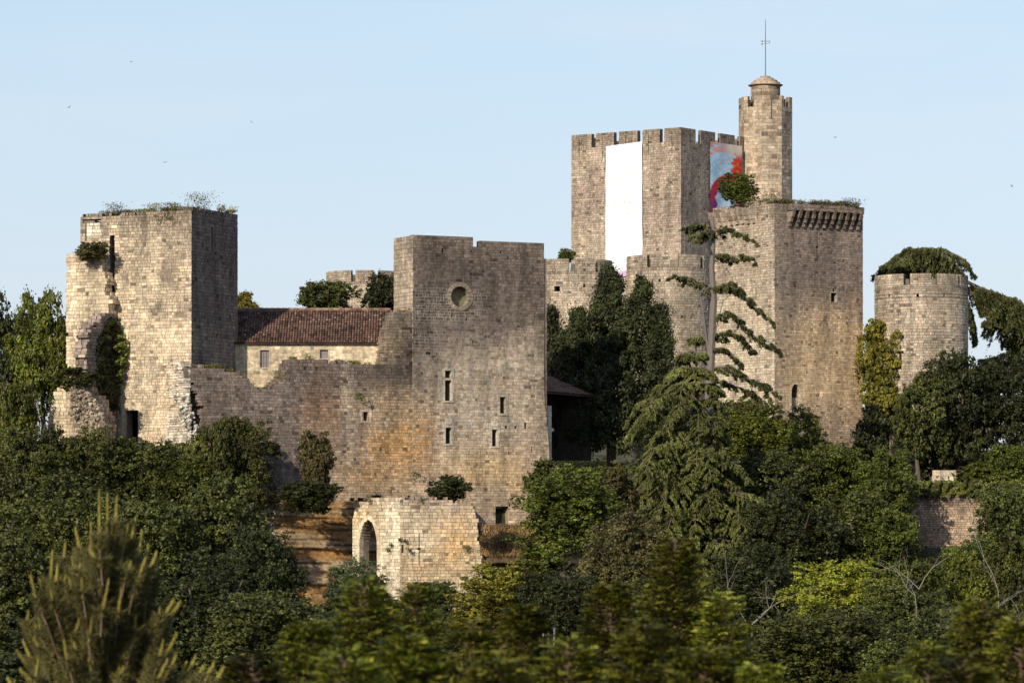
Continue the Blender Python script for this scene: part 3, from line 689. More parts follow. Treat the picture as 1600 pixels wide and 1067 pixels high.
# inner wall seen through the arch
GI = Flat(Vector(GL(0, 0)[:2]) + (Vector(GR.d) * 1.0 - Vector(GL.n) * 4.0), GL.d, GL.n)
B, ST = masonry(GI, -1.5, 5.5, CZ - 6, CZ + 1.2, lambda px, py, u, z: u < 5.2 + nse(z, u) and not (581 < px < 592 and py > 838), lambda *a: (.44, .35, .25), .6, course=.25, sw=.38, seed=53)
v = np.array([b[0] for b in ST]).reshape(-1, 3) - np.array(root.location); f = (np.array(STONE_F)[None] + (np.arange(len(ST)) * 8)[:, None, None]).reshape(-1, 4)
tag(link('inner_wall', mesh_np('inner_wall', v, f, M_STONE, np.repeat(np.array([b[1] for b in ST]), 8, axis=0)), root), kind='stuff'); B.build('inner_core', M_STONE, root)

# ------------------------------------------------------------------ GT: square tower with corbels on the right
QL, QR = two_faces(1210, 335, 58, 32)
ql, qr = QL.u_at(1114), QR.u_at(1348)
ZQ = Z(QL, 1210, 319)
root = mk_root('gate_tower', *QL(0, 0)[:2], 'tall square tower with broken corbels round its top and a pointed window low down', 'tower')
def col_ql(px, py, u, z):
    c = mixc((.42, .36, .285), (.60, .53, .41), sstep(380, 560, py + nse(u * .4, z * .4) * 80)); return mixc(c, DGREY, .35 * max(0, nse(u, z * .6, 7)) + .35 * sstep(350, 325, py))
def col_qr(px, py, u, z):
    n = nse(u * .35, z * .35, 5)
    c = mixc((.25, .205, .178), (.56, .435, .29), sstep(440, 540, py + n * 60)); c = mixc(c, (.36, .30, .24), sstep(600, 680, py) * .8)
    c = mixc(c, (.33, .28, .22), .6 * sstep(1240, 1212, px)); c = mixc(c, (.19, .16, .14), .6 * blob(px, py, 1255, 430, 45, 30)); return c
qa = (1236.5, 1250, 596, 646)
def insQR(px, py, u, z):
    if py < interp([(1210, 319), (1230, 321), (1260, 324), (1348, 328)], px) + nse(px * .2, 5) * 5: return False
    if pointed(px, py, *qa[:2], qa[2], qa[3], .4): return False
    if abs(px - 1277) < .9 and 364 < py < 408: return False
    if abs(px - 1277) < 2.4 and 385 < py < 387.5: return False
    if (1298 < px < 1307 and 458 < py < 472) or (1301 < px < 1304.5 and 451 < py < 459): return False
    return True
qo = OP(QR, qa[0], qa[2], qa[1], qa[3]); so = OP(QR, 1298, 458, 1307, 472)
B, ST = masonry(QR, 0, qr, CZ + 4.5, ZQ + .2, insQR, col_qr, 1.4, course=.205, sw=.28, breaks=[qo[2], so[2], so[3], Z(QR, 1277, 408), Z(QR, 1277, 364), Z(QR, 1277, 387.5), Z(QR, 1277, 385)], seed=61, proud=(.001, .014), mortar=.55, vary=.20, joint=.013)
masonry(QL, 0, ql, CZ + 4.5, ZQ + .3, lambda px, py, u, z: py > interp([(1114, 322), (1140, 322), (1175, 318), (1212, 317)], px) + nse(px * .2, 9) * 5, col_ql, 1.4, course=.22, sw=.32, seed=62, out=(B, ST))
BACK = []; back_walls(B, QL, QR, ql, qr, CZ + 4.5, ZQ - .3, 1.2, (.38, .33, .27)); put_masonry(root, B, ST); back_part(root, BACK)
floor_slab(root, QL, QR, ql, qr, ZQ - 1.2, 1.2)  # unseen floor added here too, shuts skylight out of the tower
zsp = Z(QR, 1243, 596 + 50 * .4)
surround(root, QR, qo[0], qo[1], qo[2], zsp, (.58, .51, .40), .17, .03, pointed_top=True, nb=5)
g = Geo(); g.box(Vector(QR((qo[0] + qo[1]) / 2, qo[2] + .6, -.5)), (*QR.d, 0), (*QR.n, 0), (0, 0, 1), (.5, .1, .8), (.42, .36, .29)); g.build('window_blocking', M_STONE, root)
surround(root, QR, *so, (.34, .30, .24), .1, .03, nb=2)
# corbels: right face three projecting courses each, left face broken stubs
zc = Z(QR, 1285, 357)
ncb = 11; ua, ub = QR.u_at(1229), qr - .1
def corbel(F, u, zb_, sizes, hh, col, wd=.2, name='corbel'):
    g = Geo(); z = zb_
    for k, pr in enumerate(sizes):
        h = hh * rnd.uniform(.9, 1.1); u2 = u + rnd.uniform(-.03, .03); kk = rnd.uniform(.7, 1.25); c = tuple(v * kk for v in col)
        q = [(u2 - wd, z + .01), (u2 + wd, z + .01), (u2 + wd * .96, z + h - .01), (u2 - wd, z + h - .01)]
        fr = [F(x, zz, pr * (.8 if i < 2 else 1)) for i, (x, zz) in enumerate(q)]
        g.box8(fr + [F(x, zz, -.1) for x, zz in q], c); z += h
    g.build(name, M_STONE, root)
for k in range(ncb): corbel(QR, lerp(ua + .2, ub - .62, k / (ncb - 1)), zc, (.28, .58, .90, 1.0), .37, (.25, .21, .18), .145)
for k in range(8): corbel(QL, lerp(2.9, ql - .5, k / 7), Z(QL, 1150, 352) + rnd.uniform(-.05, .1), (.32, .58, .80, .84)[:rnd.choice((3, 4, 4))], .36, (.42, .36, .30), .16, 'broken_corbel')
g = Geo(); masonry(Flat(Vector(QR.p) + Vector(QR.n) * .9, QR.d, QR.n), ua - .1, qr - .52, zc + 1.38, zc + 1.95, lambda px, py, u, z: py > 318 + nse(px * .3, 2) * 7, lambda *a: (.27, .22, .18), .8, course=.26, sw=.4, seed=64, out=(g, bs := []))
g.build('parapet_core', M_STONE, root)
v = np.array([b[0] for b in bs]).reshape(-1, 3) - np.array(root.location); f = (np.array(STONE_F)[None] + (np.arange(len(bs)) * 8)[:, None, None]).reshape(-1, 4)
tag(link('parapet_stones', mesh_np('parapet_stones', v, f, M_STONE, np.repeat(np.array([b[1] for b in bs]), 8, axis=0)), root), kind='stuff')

# ------------------------------------------------------------------ keep with the banners
KL, KR = two_faces(1064, 400, 36)
kl, kr = KL.u_at(893), KR.u_at(1176)
ZK = Z(KL, 1064, 199)
root = mk_root('square_keep', *KL(0, 0)[:2], 'high square battlemented keep with a white banner on its sunny face, tallest square block', 'tower')
hm = 1.45
kgapL = [(924, 931), (959, 967), (996, 1004), (1031, 1038)]
kgapR = [(1087, 1095), (1117.5, 1125.5), (1148, 1156)]
ksl = [905, 941, 978, 1013, 1050]; ksr = [1074, 1105.5, 1134, 1162]
zk2 = ZK - 2.6; zk3 = ZK - .45
def insKL(px, py, u, z):
    if z > ZK - hm and any(a < px < b for a, b in kgapL): return False
    if z > ZK - .0 + nse(u, 3) * .15: return False
    if zk2 < z < zk3 and any(abs(px - s) < .55 for s in ksl): return False
    return True
def insKR(px, py, u, z):
    if z > ZK - hm and any(a < px < b for a, b in kgapR): return False
    if zk2 < z < zk3 and any(abs(px - s) < .5 for s in ksr): return False
    return True
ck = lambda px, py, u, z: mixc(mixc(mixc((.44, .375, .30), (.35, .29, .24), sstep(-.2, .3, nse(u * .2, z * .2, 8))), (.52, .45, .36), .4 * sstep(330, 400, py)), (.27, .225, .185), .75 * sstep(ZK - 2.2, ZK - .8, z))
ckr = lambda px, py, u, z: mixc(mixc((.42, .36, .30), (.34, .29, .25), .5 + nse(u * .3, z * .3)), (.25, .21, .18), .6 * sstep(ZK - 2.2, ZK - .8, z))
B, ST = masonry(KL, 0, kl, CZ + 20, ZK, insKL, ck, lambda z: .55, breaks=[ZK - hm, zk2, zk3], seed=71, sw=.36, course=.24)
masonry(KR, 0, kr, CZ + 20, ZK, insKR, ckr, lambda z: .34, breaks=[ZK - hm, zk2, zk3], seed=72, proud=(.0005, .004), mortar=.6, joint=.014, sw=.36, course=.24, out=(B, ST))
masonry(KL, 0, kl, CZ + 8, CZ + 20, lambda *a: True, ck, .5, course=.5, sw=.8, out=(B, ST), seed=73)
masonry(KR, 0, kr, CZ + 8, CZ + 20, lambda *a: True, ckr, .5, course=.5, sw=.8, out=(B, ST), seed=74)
BACK = []; back_walls(B, KL, KR, kl, kr, CZ + 8, ZK, .5, (.4, .34, .28), lambda u, z: z < ZK - hm or (u % 2.3) > .5); put_masonry(root, B, ST); back_part(root, BACK)
floor_slab(root, KL, KR, kl, kr, ZK - 1.9, .6, 'wall_walk')
def banner(F, px0, px1, py0, py1, fn, name, label, nu=44, nv=130, tilt=0):
    u0, u1 = sorted((F.u_at(px0), F.u_at(px1))); flip = F.u_at(px0) > F.u_at(px1); pm = (px0 + px1) / 2; za, zb_ = Z(F, pm, py0), Z(F, pm, py1)
    v = []; c = []
    O = Vector(F((u0 + u1) / 2, zb_))
    for side, dd in ((0, .22), (1, .20)):
        for j in range(nv + 1):
            for i in range(nu + 1):
                s, t = i / nu, j / nu * 0 + j / nv; u = lerp(u1, u0, s) if flip else lerp(u0, u1, s); z = lerp(za + (tilt * (s - .5)), zb_, t)
                w_ = .05 * math.sin(s * 9 + t * 2) * (0.3 + t) + .09 * nse(s * 3, t * 6, 2)
                v.append(np.array(F(u, z, dd + w_)) - np.array(O)); c.append(fn(s, t))
    n = (nu + 1) * (nv + 1); f = []
    for j in range(nv):
        for i in range(nu):
            a = j * (nu + 1) + i; f.append((a, a + 1, a + nu + 2, a + nu + 1)); f.append((n + a, n + a + nu + 1, n + a + nu + 2, n + a + 1))
    o = link(name, mesh_np(name, v, np.array(f), M_CLOTH, c, True), None, O); tag(o, label, 'banner')
    return o
def art_white(s, t):
    x, y = s, t * 4.0
    def ring(cx, cy, rx, ry, w_=.035): return abs(math.hypot((x - cx) / rx, (y - cy) / ry) - 1) * min(rx, ry) < w_ * .35
    ln = ring(.5, .98, .27, .27) or ring(.5, .98, .17, .17) or ring(.5, .98, .08, .06)
    ln = ln or (abs(x - .46 - .02 * math.sin(y * 9)) < .012 and 1.25 < y < 1.5) or (abs(x - .62 - .22 * math.sin((y - 1.5) * 1.3)) < .012 and 1.5 < y < 2.6)
    ln = ln or ring(.38, 1.75, .14, .07) or ring(.66, 1.95, .06, .18) or ring(.28, 2.45, .08, .06) or (abs(x - .45 + .18 * (y - 2.4)) < .012 and 2.4 < y < 3.6)
    if ln: return (.52, .50, .50)
    if t > .955 and .3 < s < .8: return mixc((.75, .25, .3), (.3, .5, .8), .5 + nse(s * 14, t * 60))
    return (.82, .82, .84)
def art_col(s, t):
    n = nse(s * 4, t * 22, 1); n2 = nse(s * 11, t * 60, 2)
    c = mixc((.30, .62, .86), (.75, .85, .92), .5 + n2)
    o_ = .11 - t + n * .16 + n2 * .08
    c = mixc(c, (.85, .22, .09), sstep(.0, .05, o_) * (1 - .6 * s)); c = mixc(c, (.93, .72, .45), sstep(0.0, .1, .16 - t + n * .14) * sstep(.45, .7, s) * .8)
    c = mixc(c, (.78, .04, .02), sstep(.0, .03, s - .74 + n * .1) * sstep(.07, .12, t + n2 * .03))
    c = mixc(c, (.55, .75, .90), .2)
    if s > .70 + n * .12 and .13 + n2 * .03 < t < .36: c = mixc((.72, .05, .03), (.85, .25, .08), max(0, n2 * 2))
    eo = math.hypot((s - .62) / .64, (t - .5) / .21); ei = math.hypot((s - .66) / .46, (t - .51) / .15)
    dk = mixc(mixc((.48, .02, .05), (.70, .04, .06), .5 + n2), (.20, .05, .24), sstep(.38, .55, t) * (.6 + n))
    if (t < .5 and eo < 1 and ei > 1) or (t >= .5 and s < .22 + n * .1): c = dk
    elif t >= .5 and .62 < t < .72 and s < .6: c = (.55, .05, .07)
    if t > .84: c = mixc((.02, .22, .28), (.03, .35, .45), .5 + n2)
    return c
banner(KL, 948.5, 1005, 225.5, 432, art_white, 'banner', 'tall plain white banner with faint looping outlines hung on the sunny face of the keep', tilt=.25)
banner(KR, 1107, 1156.5, 225, 392, art_col, 'banner', 'painted banner in light blue, orange and dark red on the shaded keep face')

# octagonal turret
TY = 411.5; tcx = (1196 - 800) / FP * TY; TR = 42 / FP * TY
root = empty('octagonal_turret', (tcx, TY, zground(tcx, TY)), 'slender octagonal stair turret with a domed cap rising above the keep', 'tower')
TZ = CZ + (HY - 150) / FP * (TY - 2.2)
B, ST = Geo(), []
vs = [Vector((tcx + TR * math.cos(R(12 + 45 * k)), TY - TR * math.sin(R(12 + 45 * k)))) for k in range(8)]
ct = lambda px, py, u, z: mixc(mixc(mixc((.50, .415, .315), (.40, .335, .26), .5 + nse(u * .5, z * .3, 6) * 1.4), (.60, .54, .43), .6 * max(0, nse(u * 2, z * 2, 3))), (.33, .27, .21), .5 * sstep(185, 150, py))
for k in range(8):
    p, q = vs[k], vs[(k + 1) % 8]; d = q - p; n = Vector((d.y, -d.x)).normalized()
    if n.dot(p - Vector((tcx, TY))) < 0: n = -n
    Fk = Flat(p, d, n); Lk = d.length; vis = (k in (0, 1, 2, 3, 7))
    gap = {0: (.28, .78), 1: None, 2: (.40, .78), 3: None, 4: (.2, .6), 5: (.3, .7), 6: (.3, .7), 7: (.4, .8)}[k]
    def ins(px, py, u, z, gap=gap, Lk=Lk, k=k):
        if z > TZ - 1.15 and gap and gap[0] * Lk < u < gap[1] * Lk: return False
        if k == 1 and abs(u - Lk * .5) < .05 and TZ - 2.5 < z < TZ - .45: return False
        if k == 0 and abs(u - Lk * .5) < .04 and TZ - 6.3 < z < TZ - 4.8: return False
        return True
    masonry(Fk, 0, Lk, CZ + 24, TZ, ins, ct, .42, course=.36, sw=.62, seed=80 + k, breaks=[TZ - 1.15, TZ - 2.5, TZ - .45, CZ + 33.8], out=(B, ST), proud=(.002, .018), vary=.24, joint=.012, mortar=.6)
    masonry(Fk, 0, Lk, CZ + 8, CZ + 24, lambda *a: True, ct, .42, course=.6, sw=1.2, seed=90 + k, out=(B, ST), stones=False)
put_masonry(root, B, ST)
g = Geo(); g.tube([(tcx, TY, TZ - 1.6), (tcx, TY, TZ - 1.2)], [TR - .5, TR - .5], 8, (.3, .25, .2)); g.build('turret_floor', M_STONE, root)
CR = 23 / FP * TY; ck0 = CZ + (HY - 133) / FP * (TY - CR)
B, ST = masonry(Cyl((tcx, TY), CR), -PI * CR, PI * CR, TZ - 1.3, ck0, lambda *a: True, ct, .4, course=.4, sw=.75, seed=99, proud=(.002, .012), endpad=0)
put_masonry(root, B, ST, limit=60)
g = Geo(); z = ck0
for r0, r1, h in ((1.05, 1.18, .10), (1.18, 1.18, .08), (1.04, .98, .24), (.86, .80, .24), (.60, .56, .22), (.40, .34, .20), (.14, .08, .12)):
    g.tube([(tcx, TY, z + .002), (tcx, TY, z + h)], [CR * r0, CR * r1], 28, mixc((.40, .33, .25), (.30, .25, .2), rnd.random())); z += h
g.build('domed_cap', M_STONE, root)
zp = z; zpt = CZ + (HY - 31) / FP * TY
root = empty('mast', (tcx, TY, zp - .1), 'thin metal mast with a small antenna standing on the turret cap', 'mast')
g = Geo(); g.tube([(tcx, TY, zp - .1), (tcx, TY, lerp(zp, zpt, .6)), (tcx, TY, zpt)], [.055, .045, .03], 8); g.build('pole', M_METAL, root)
g = Geo(); za = CZ + (HY - 65) / FP * TY
g.box((tcx + .1, TY, za), (1, 0, 0), (0, 1, 0), (0, 0, 1), (.42, .025, .025)); g.box((tcx + .1, TY, za - .22), (1, 0, 0), (0, 1, 0), (0, 0, 1), (.3, .02, .02)); g.box((tcx + .45, TY, za - .1), (1, 0, 0), (0, 1, 0), (0, 0, 1), (.025, .025, .13)); g.build('antenna', M_METAL, root)
g = Geo()
for dz in (0, -.3): g.tube([(tcx - .36, TY, za + dz - .06), (tcx - .36, TY, za + dz + .06)], [.09, .09], 8)
g.build('sensor', M_METAL, root)

# ------------------------------------------------------------------ round towers
def round_tower(cpx, Y, rpx, ytop, ybase, gaps, label, name='round_tower', slits=(), holes=(), mer=1.25, base=(.50, .435, .345), seed=101, zlow=None, dark_top=.5, extra=None):
    cx = (cpx - 800) / FP * Y; r_ = rpx / FP * Y; z1 = CZ + (HY - ytop) / FP * (Y - r_); z0 = CZ + (HY - ybase) / FP * (Y - r_)
    root = empty(name, (cx, Y, zground(cx, Y)), label, 'tower'); F = Cyl((cx, Y), r_)
    def cf(px, py, u, z):
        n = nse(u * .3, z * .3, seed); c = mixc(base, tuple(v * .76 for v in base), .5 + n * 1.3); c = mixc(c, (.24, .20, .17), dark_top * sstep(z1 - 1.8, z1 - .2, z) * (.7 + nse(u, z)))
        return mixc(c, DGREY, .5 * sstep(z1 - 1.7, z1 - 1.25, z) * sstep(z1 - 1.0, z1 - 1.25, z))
    def ins(px, py, u, z):
        a = math.degrees(u / r_)
        if z > z1 - mer and any(g0 < a < g1 for g0, g1 in gaps): return False
        if any(x0 < px < x1 and y0 < py < y1 for x0, y0, x1, y1 in holes) and abs(a) < 90: return False
        return True
    br = [z1 - mer]
    for h in holes: br += [CZ + (HY - h[1]) / FP * (Y - r_), CZ + (HY - h[3]) / FP * (Y - r_)]
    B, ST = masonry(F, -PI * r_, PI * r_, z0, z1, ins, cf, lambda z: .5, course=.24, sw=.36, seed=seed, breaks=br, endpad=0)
    # only stones that face the viewer are picked out singly
    put_masonry(root, B, ST, visible=lambda s: s[0][0][1] < Y - r_ * .35)
    if z0 > root.location.z:
        B, ST = masonry(F, -PI * r_, PI * r_, root.location.z - .5, z0, lambda *a: True, cf, .5, course=.6, sw=1, seed=seed, stones=False, endpad=0); B.build('tower_base', M_STONE, root)
    g = Geo(); g.tube([(cx, Y, z1 - mer - .5), (cx, Y, z1 - mer - .15)], [r_ - .3, r_ - .3], 24, (.3, .26, .2)); g.build('wall_walk', M_STONE, root)
    return root
allg = lambda st, wd, off: [(a, a + wd) for a in np.arange(-180 + off, 180, st)]
def gpx(c, r_, pairs):   # gap angles from pixel pairs, plus the far side
    o = [(math.degrees(math.asin(max(-1, min(1, (a - c) / r_)))), math.degrees(math.asin(max(-1, min(1, (b - c) / r_))))) for a, b in pairs]
    return o + [(a, a + 9) for a in range(100, 260, 40)] + [(a - 360, a - 351) for a in range(182, 260, 40)]
round_tower(895, 380, 62, 404, 540, gpx(895, 62, [(888, 898), (928, 935)]), 'battlemented round tower left of the keep foot, half behind the hall and the yew', seed=101, holes=[(866, 447, 875, 455), (911, 444, 915, 449)])
round_tower(1045, 378, 66, 397, 600, gpx(1045, 66, [(1009, 1015), (1044, 1058), (1092, 1097)]), 'battlemented round tower in front of the keep corner, right of the yew', seed=102, holes=[(1029, 436, 1032.5, 440), (1064, 493, 1067, 497)])
round_tower(570, 425, 60, 422, 520, gpx(570, 60, [(551, 558), (587, 595)]), 'distant battlemented round tower top showing above the red-roofed house', seed=103)
round_tower(1439.5, 340, 72.5, 427, 640, gpx(1439.5, 72.5, [(1405, 1415), (1447, 1457), (1491, 1495)]), 'stand-alone battlemented round tower on the right in front of a spreading cedar', seed=104, holes=[(1432, 459, 1436, 464), (1388, 460, 1391, 465), (1474, 458, 1477, 463), (1405, 548, 1409, 576), (1402, 548, 1412, 552)], base=(.52, .45, .36), mer=1.0)

# ------------------------------------------------------------------ barn right of the hall and tiled house
root = mk_root('open_barn', 3.5, 306, 'open-sided barn with sloping tile roof and white pillar at the right end of the hall', 'barn')
E0 = P(838, 611, 303.5); E1 = P(929, 619, 314); E1.z = E0.z = CZ + 11.05
ed = (E1 - E0); Lb = ed.length; ed.normalize(); hz = Vector((-ed.y, ed.x, 0)); upv = (hz * 4.2 + Vector((0, 0, 1.75))).normalized()
tri_tiles(root, E0 + upv * .05, ed, upv, Lb, 5, lambda u, v: True, row=.45, base=(.30, .17, .12))
nn = ed.cross(upv); nn = nn if nn.z > 0 else -nn
g = Geo(); g.box(E0 + ed * Lb / 2 + upv * 2.5 - nn * .06, ed, upv, nn, (Lb / 2, 2.5, .05), (.12, .08, .06)); g.build('roof', M_TILE, root)
g = Geo()
for t in (.06,):
    p = E0 + ed * (Lb * t) + hz * .3; g.box((p.x, p.y, CZ + 8), (1, 0, 0), (0, 1, 0), (0, 0, 1), (.12, .12, 3.0), (.3, .25, .2))
g.build('post', M_DARK, root)  # post coloured near black to sink into the barn's deep shade
g = Geo(); p = P(858.5, 680, 303.0); g.box((p.x, p.y, CZ + 7.6), (1, 0, 0), (0, 1, 0), (0, 0, 1), (.17, .2, 2.3), (.62, .58, .5)); g.box((p.x + .25, p.y, CZ + 8.0), (1, 0, 0), (0, 1, 0), (0, 0, 1), (.1, .1, .12), (.62, .58, .5)); g.build('pillar', M_STONE, root)
g = Geo(); c = E0 + hz * 5 + ed * Lb / 2; g.box((c.x, c.y, CZ + 8.5), ed, hz, (0, 0, 1), (Lb / 2, .2, 4), (.10, .085, .07)); c = E0 + hz * 2.6 + ed * (Lb - .2); g.box((c.x, c.y, CZ + 8.0), hz, ed, (0, 0, 1), (2.3, .2, 3), (.08, .07, .06)); g.build('back_wall', M_STONE, root)  # dark wall colour stands in for the deep shade inside the barn

root = mk_root('tiled_house', 13, 328, 'low house roof of reddish tiles half hidden behind the drooping cedar', 'house')
H0 = P(981, 662, 325); H1 = P(1195, 662, 325); H1.z = H0.z; Lh = (H1 - H0).length; e_ = Vector((1, 0, 0)); s_ = Vector((0, 4.3, 1.95)).normalized()
tri_tiles(root, H0, e_, s_, Lh, 4.7, lambda u, v: v < u * .75, base=(.28, .15, .11))
g = Geo(); a = H0 - Vector((0, 0, .05)); g.quad([a, H1 - Vector((0, 0, .05)), H1 + s_ * 4.7 - Vector((0, 0, .05)), a + s_ * 4.7 + e_ * 6.2], (.16, .10, .08)); up = Vector((0, 0, -.08))
g.quad([a + up, a + s_ * 4.7 + e_ * 6.2 + up, H1 + s_ * 4.7 + up * 1.6, H1 + up * 1.6], (.16, .10, .08)); g.build('roof', M_TILE, root)
g = Geo(); g.box(((H0.x + H1.x) / 2 + .3, 327.5, CZ + 7), (1, 0, 0), (0, 1, 0), (0, 0, 1), (Lh / 2 - .4, 2.0, 2.0), (.3, .26, .2)); g.build('wall', M_STONE, root)
g = Geo(); g.box(((H0.x + H1.x) / 2, 324.9, H0.z - .1), (1, 0, 0), (0, 1, 0), (0, 0, 1), (Lh / 2, .04, .07), (.5, .45, .4)); g.build('eave_board', M_STONE, root)

# retaining wall and the pale wall on the right
RW = Flat(((1425 - 800) / FP * 309, 309), (1, .02), (.02, -1))
rt = polywall('retaining_wall', 'rough rubble retaining wall showing between the trees at the right, dark along its top', RW, 1424, 1562, CZ - 2, CZ + 4,
         [(1424, 762), (1500, 764), (1560, 765), (1562, 870), (1424, 870)], lambda px, py, u, z: mixc((.44, .34, .25), (.20, .155, .13), sstep(796, 785, py + nse(u, z) * 20) * .9), .9, 111, 'wall', course=.19, sw=.25, proud=(.01, .07), rough=5)
PW = Flat(((1452 - 800) / FP * 326, 326), (1, .0), (.0, -1))
polywall('garden_wall', 'pale smooth wall glimpsed under the dark trees at the right', PW, 1440, 1495, CZ + 3, CZ + 6.0,
         [(1456, 737), (1494, 735), (1494, 770), (1456, 770)], lambda px, py, u, z: (.50, .44, .34), .4, 112, 'wall', course=.4, sw=.7, rough=2, proud=(.001, .008))

# ------------------------------------------------------------------ cliff under the hall
def cliff(px0, px1, ytop, ybot, Yf, depth, colf, name, label, nu=150, nv=90, seed=1):
    v = []; c = []
    for j in range(nv + 1):
        for i in range(nu + 1):
            px = lerp(px0, px1, i / nu); t = j / nv; Yb = Yf(px); yt = ytop(px); py = lerp(yt, ybot(px), t); z = CZ + (HY - py) / FP * Yb
            x = (px - 800) / FP * Yb
            st = nse(x * .10, 1, z * 1.25 + seed); st2 = nse(x * .35, 2, z * 4 + seed); big = nse(x * .35, 3, z * .3 + seed)
            y = Yb - t * depth - (sstep(-.3, .3, st) * .5 + st2 * .16 + big * 1.2) * min(1, t * 12 + .2) + (3 if j == 0 else 0) + nse(x * 2, z * 2) * .1
            v.append((x, y, z)); c.append(colf(px, py, x, z, st, st2))
    f = np.array([(j * (nu + 1) + i, (j + 1) * (nu + 1) + i, (j + 1) * (nu + 1) + i + 1, j * (nu + 1) + i + 1) for j in range(nv) for i in range(nu)])
    o = link(name, mesh_np(name, v, f, M_ROCK, c)); tag(o, label, kind='structure')
def cc1(px, py, x, z, a, b):
    c = mixc((.58, .33, .13), (.66, .50, .30), sstep(-.2, .3, a + b * .4)); c = mixc(c, (.26, .14, .07), sstep(.15, .4, -b + nse(x * .5, z * 3) * .5)); return mixc(c, (.5, .45, .38), .6 * sstep(450, 420, px))
def cc2(px, py, x, z, a, b):
    c = mixc((.17, .13, .105), (.26, .21, .16), .5 + a); c = mixc(c, (.42, .35, .25), sstep(820, 800, py) * .9); return mixc(c, (.09, .07, .06), sstep(.0, .3, -b))
cliff(372, 640, lambda p: interp([(372, 760), (440, 772), (550, 782), (640, 782)], p), lambda p: 960, lambda p: interp([(372, 287.5), (640, 295.5)], p), 3, cc1, 'cliff', 'orange layered rock face under the curtain wall', seed=1)
cliff(640, 975, lambda p: interp([(640, 784), (735, 788), (750, 824), (862, 824), (868, 738), (975, 735)], p), lambda p: 965, lambda p: interp([(640, 295.3), (862, 300.5), (975, 304)], p), 5.0, cc2, 'rock_ledge', 'dark shaded rock ledges under the hall', seed=4)

# ------------------------------------------------------------------ foliage generators
def leaves_mesh(name, cen, nor, size, mat, aspect=.55, seed=0, drop=0, tang=None, fold=0):
    r = np.random.default_rng(seed); N = len(cen); nor = nor / (np.linalg.norm(nor, axis=1, keepdims=True) + 1e-9)
    if tang is None: tang = r.normal(size=(N, 3)); tang[:, 2] -= drop
    t = tang - nor * np.sum(tang * nor, axis=1, keepdims=True); t /= (np.linalg.norm(t, axis=1, keepdims=True) + 1e-9)
    b = np.cross(nor, t); L_ = (size * r.uniform(.7, 1.3, N))[:, None]; W_ = L_ * aspect
    v = np.stack([cen - t * L_ * .5, cen + b * W_ * .5 - t * L_ * .05, cen + t * L_ * .5, cen - b * W_ * .5 - t * L_ * .05], axis=1).reshape(-1, 3)
    return mesh_np(name, v, np.arange(N * 4).reshape(-1, 4), mat)
def unit(r, n):
    v = r.normal(size=(n, 3)); return v / np.linalg.norm(v, axis=1, keepdims=True)
def crown_points(seed, nb, nl, br=(.2, .36), flat=.85, shell=.62, skirt=0.0):
    r = np.random.default_rng(seed); d = unit(r, nb)
    f = np.array([.86 + .42 * nse(v[0] * 1.5 + seed * 7, v[1] * 1.5, v[2] * 1.5) for v in d])
    rad = shell + (1 - shell) * r.random(nb) ** .7; rad = np.where(r.random(nb) < .2, rad * .75, rad); c = d * (rad * f)[:, None]
    if skirt:
        m = int(nb * skirt); a = r.uniform(0, 2 * PI, m); rr = .85 * np.sqrt(r.uniform(.3, 1, m)); c = np.concatenate([c, np.stack([np.cos(a) * rr, np.sin(a) * rr, r.uniform(-1.9, -.4, m)], 1)])
    R_ = r.uniform(*br, len(c)) * np.where(r.random(len(c)) < .2, .65, 1); C, Nn = [], []
    for k in range(len(c)):
        n = int(nl * (R_[k] / .28) ** 2); q = unit(r, n); q[:, 2] = np.where(r.random(n) < .35, np.abs(q[:, 2]), q[:, 2])
        m = max(4, n // 22); tq = unit(r, m); near = tq[np.argmax(q @ tq.T, axis=1)]; q2 = q * .5 + near * .5
        rr = R_[k] * (.45 + .7 * r.random(n) ** .7 + .5 * (r.random(n) < .06)); C.append(c[k] + q2 * rr[:, None] * np.array([1, 1, flat])); Nn.append(q * .7 + r.normal(size=(n, 3)) * .6 + np.array([0, 0, .2]))
    return np.concatenate(C), np.concatenate(Nn)
PROTO = {}
def crown_proto(kind, seed, size):
    key = (kind, seed, size)
    if key in PROTO: return PROTO[key]
    cone = 0
    if size == 'L': C, Nn = crown_points(seed, 130, 400, (.13, .27), shell=.6, skirt=.5); ls = .058
    elif size == 'M': C, Nn = crown_points(seed, 75, 380, (.17, .32), shell=.55); ls = .078
    else: C, Nn = crown_points(seed, 40, 260, (.22, .40), shell=.45); ls = .115
    me = leaves_mesh('crown', C, Nn, ls, LM['oak'], .62, seed); PROTO[key] = me; return me
MESHMAT = {}
def with_mat(me, mk):
    k = (me.name, mk)
    if k not in MESHMAT: m = me.copy(); m.materials.clear(); m.materials.append(LM[mk]); MESHMAT[k] = m
    return MESHMAT[k]
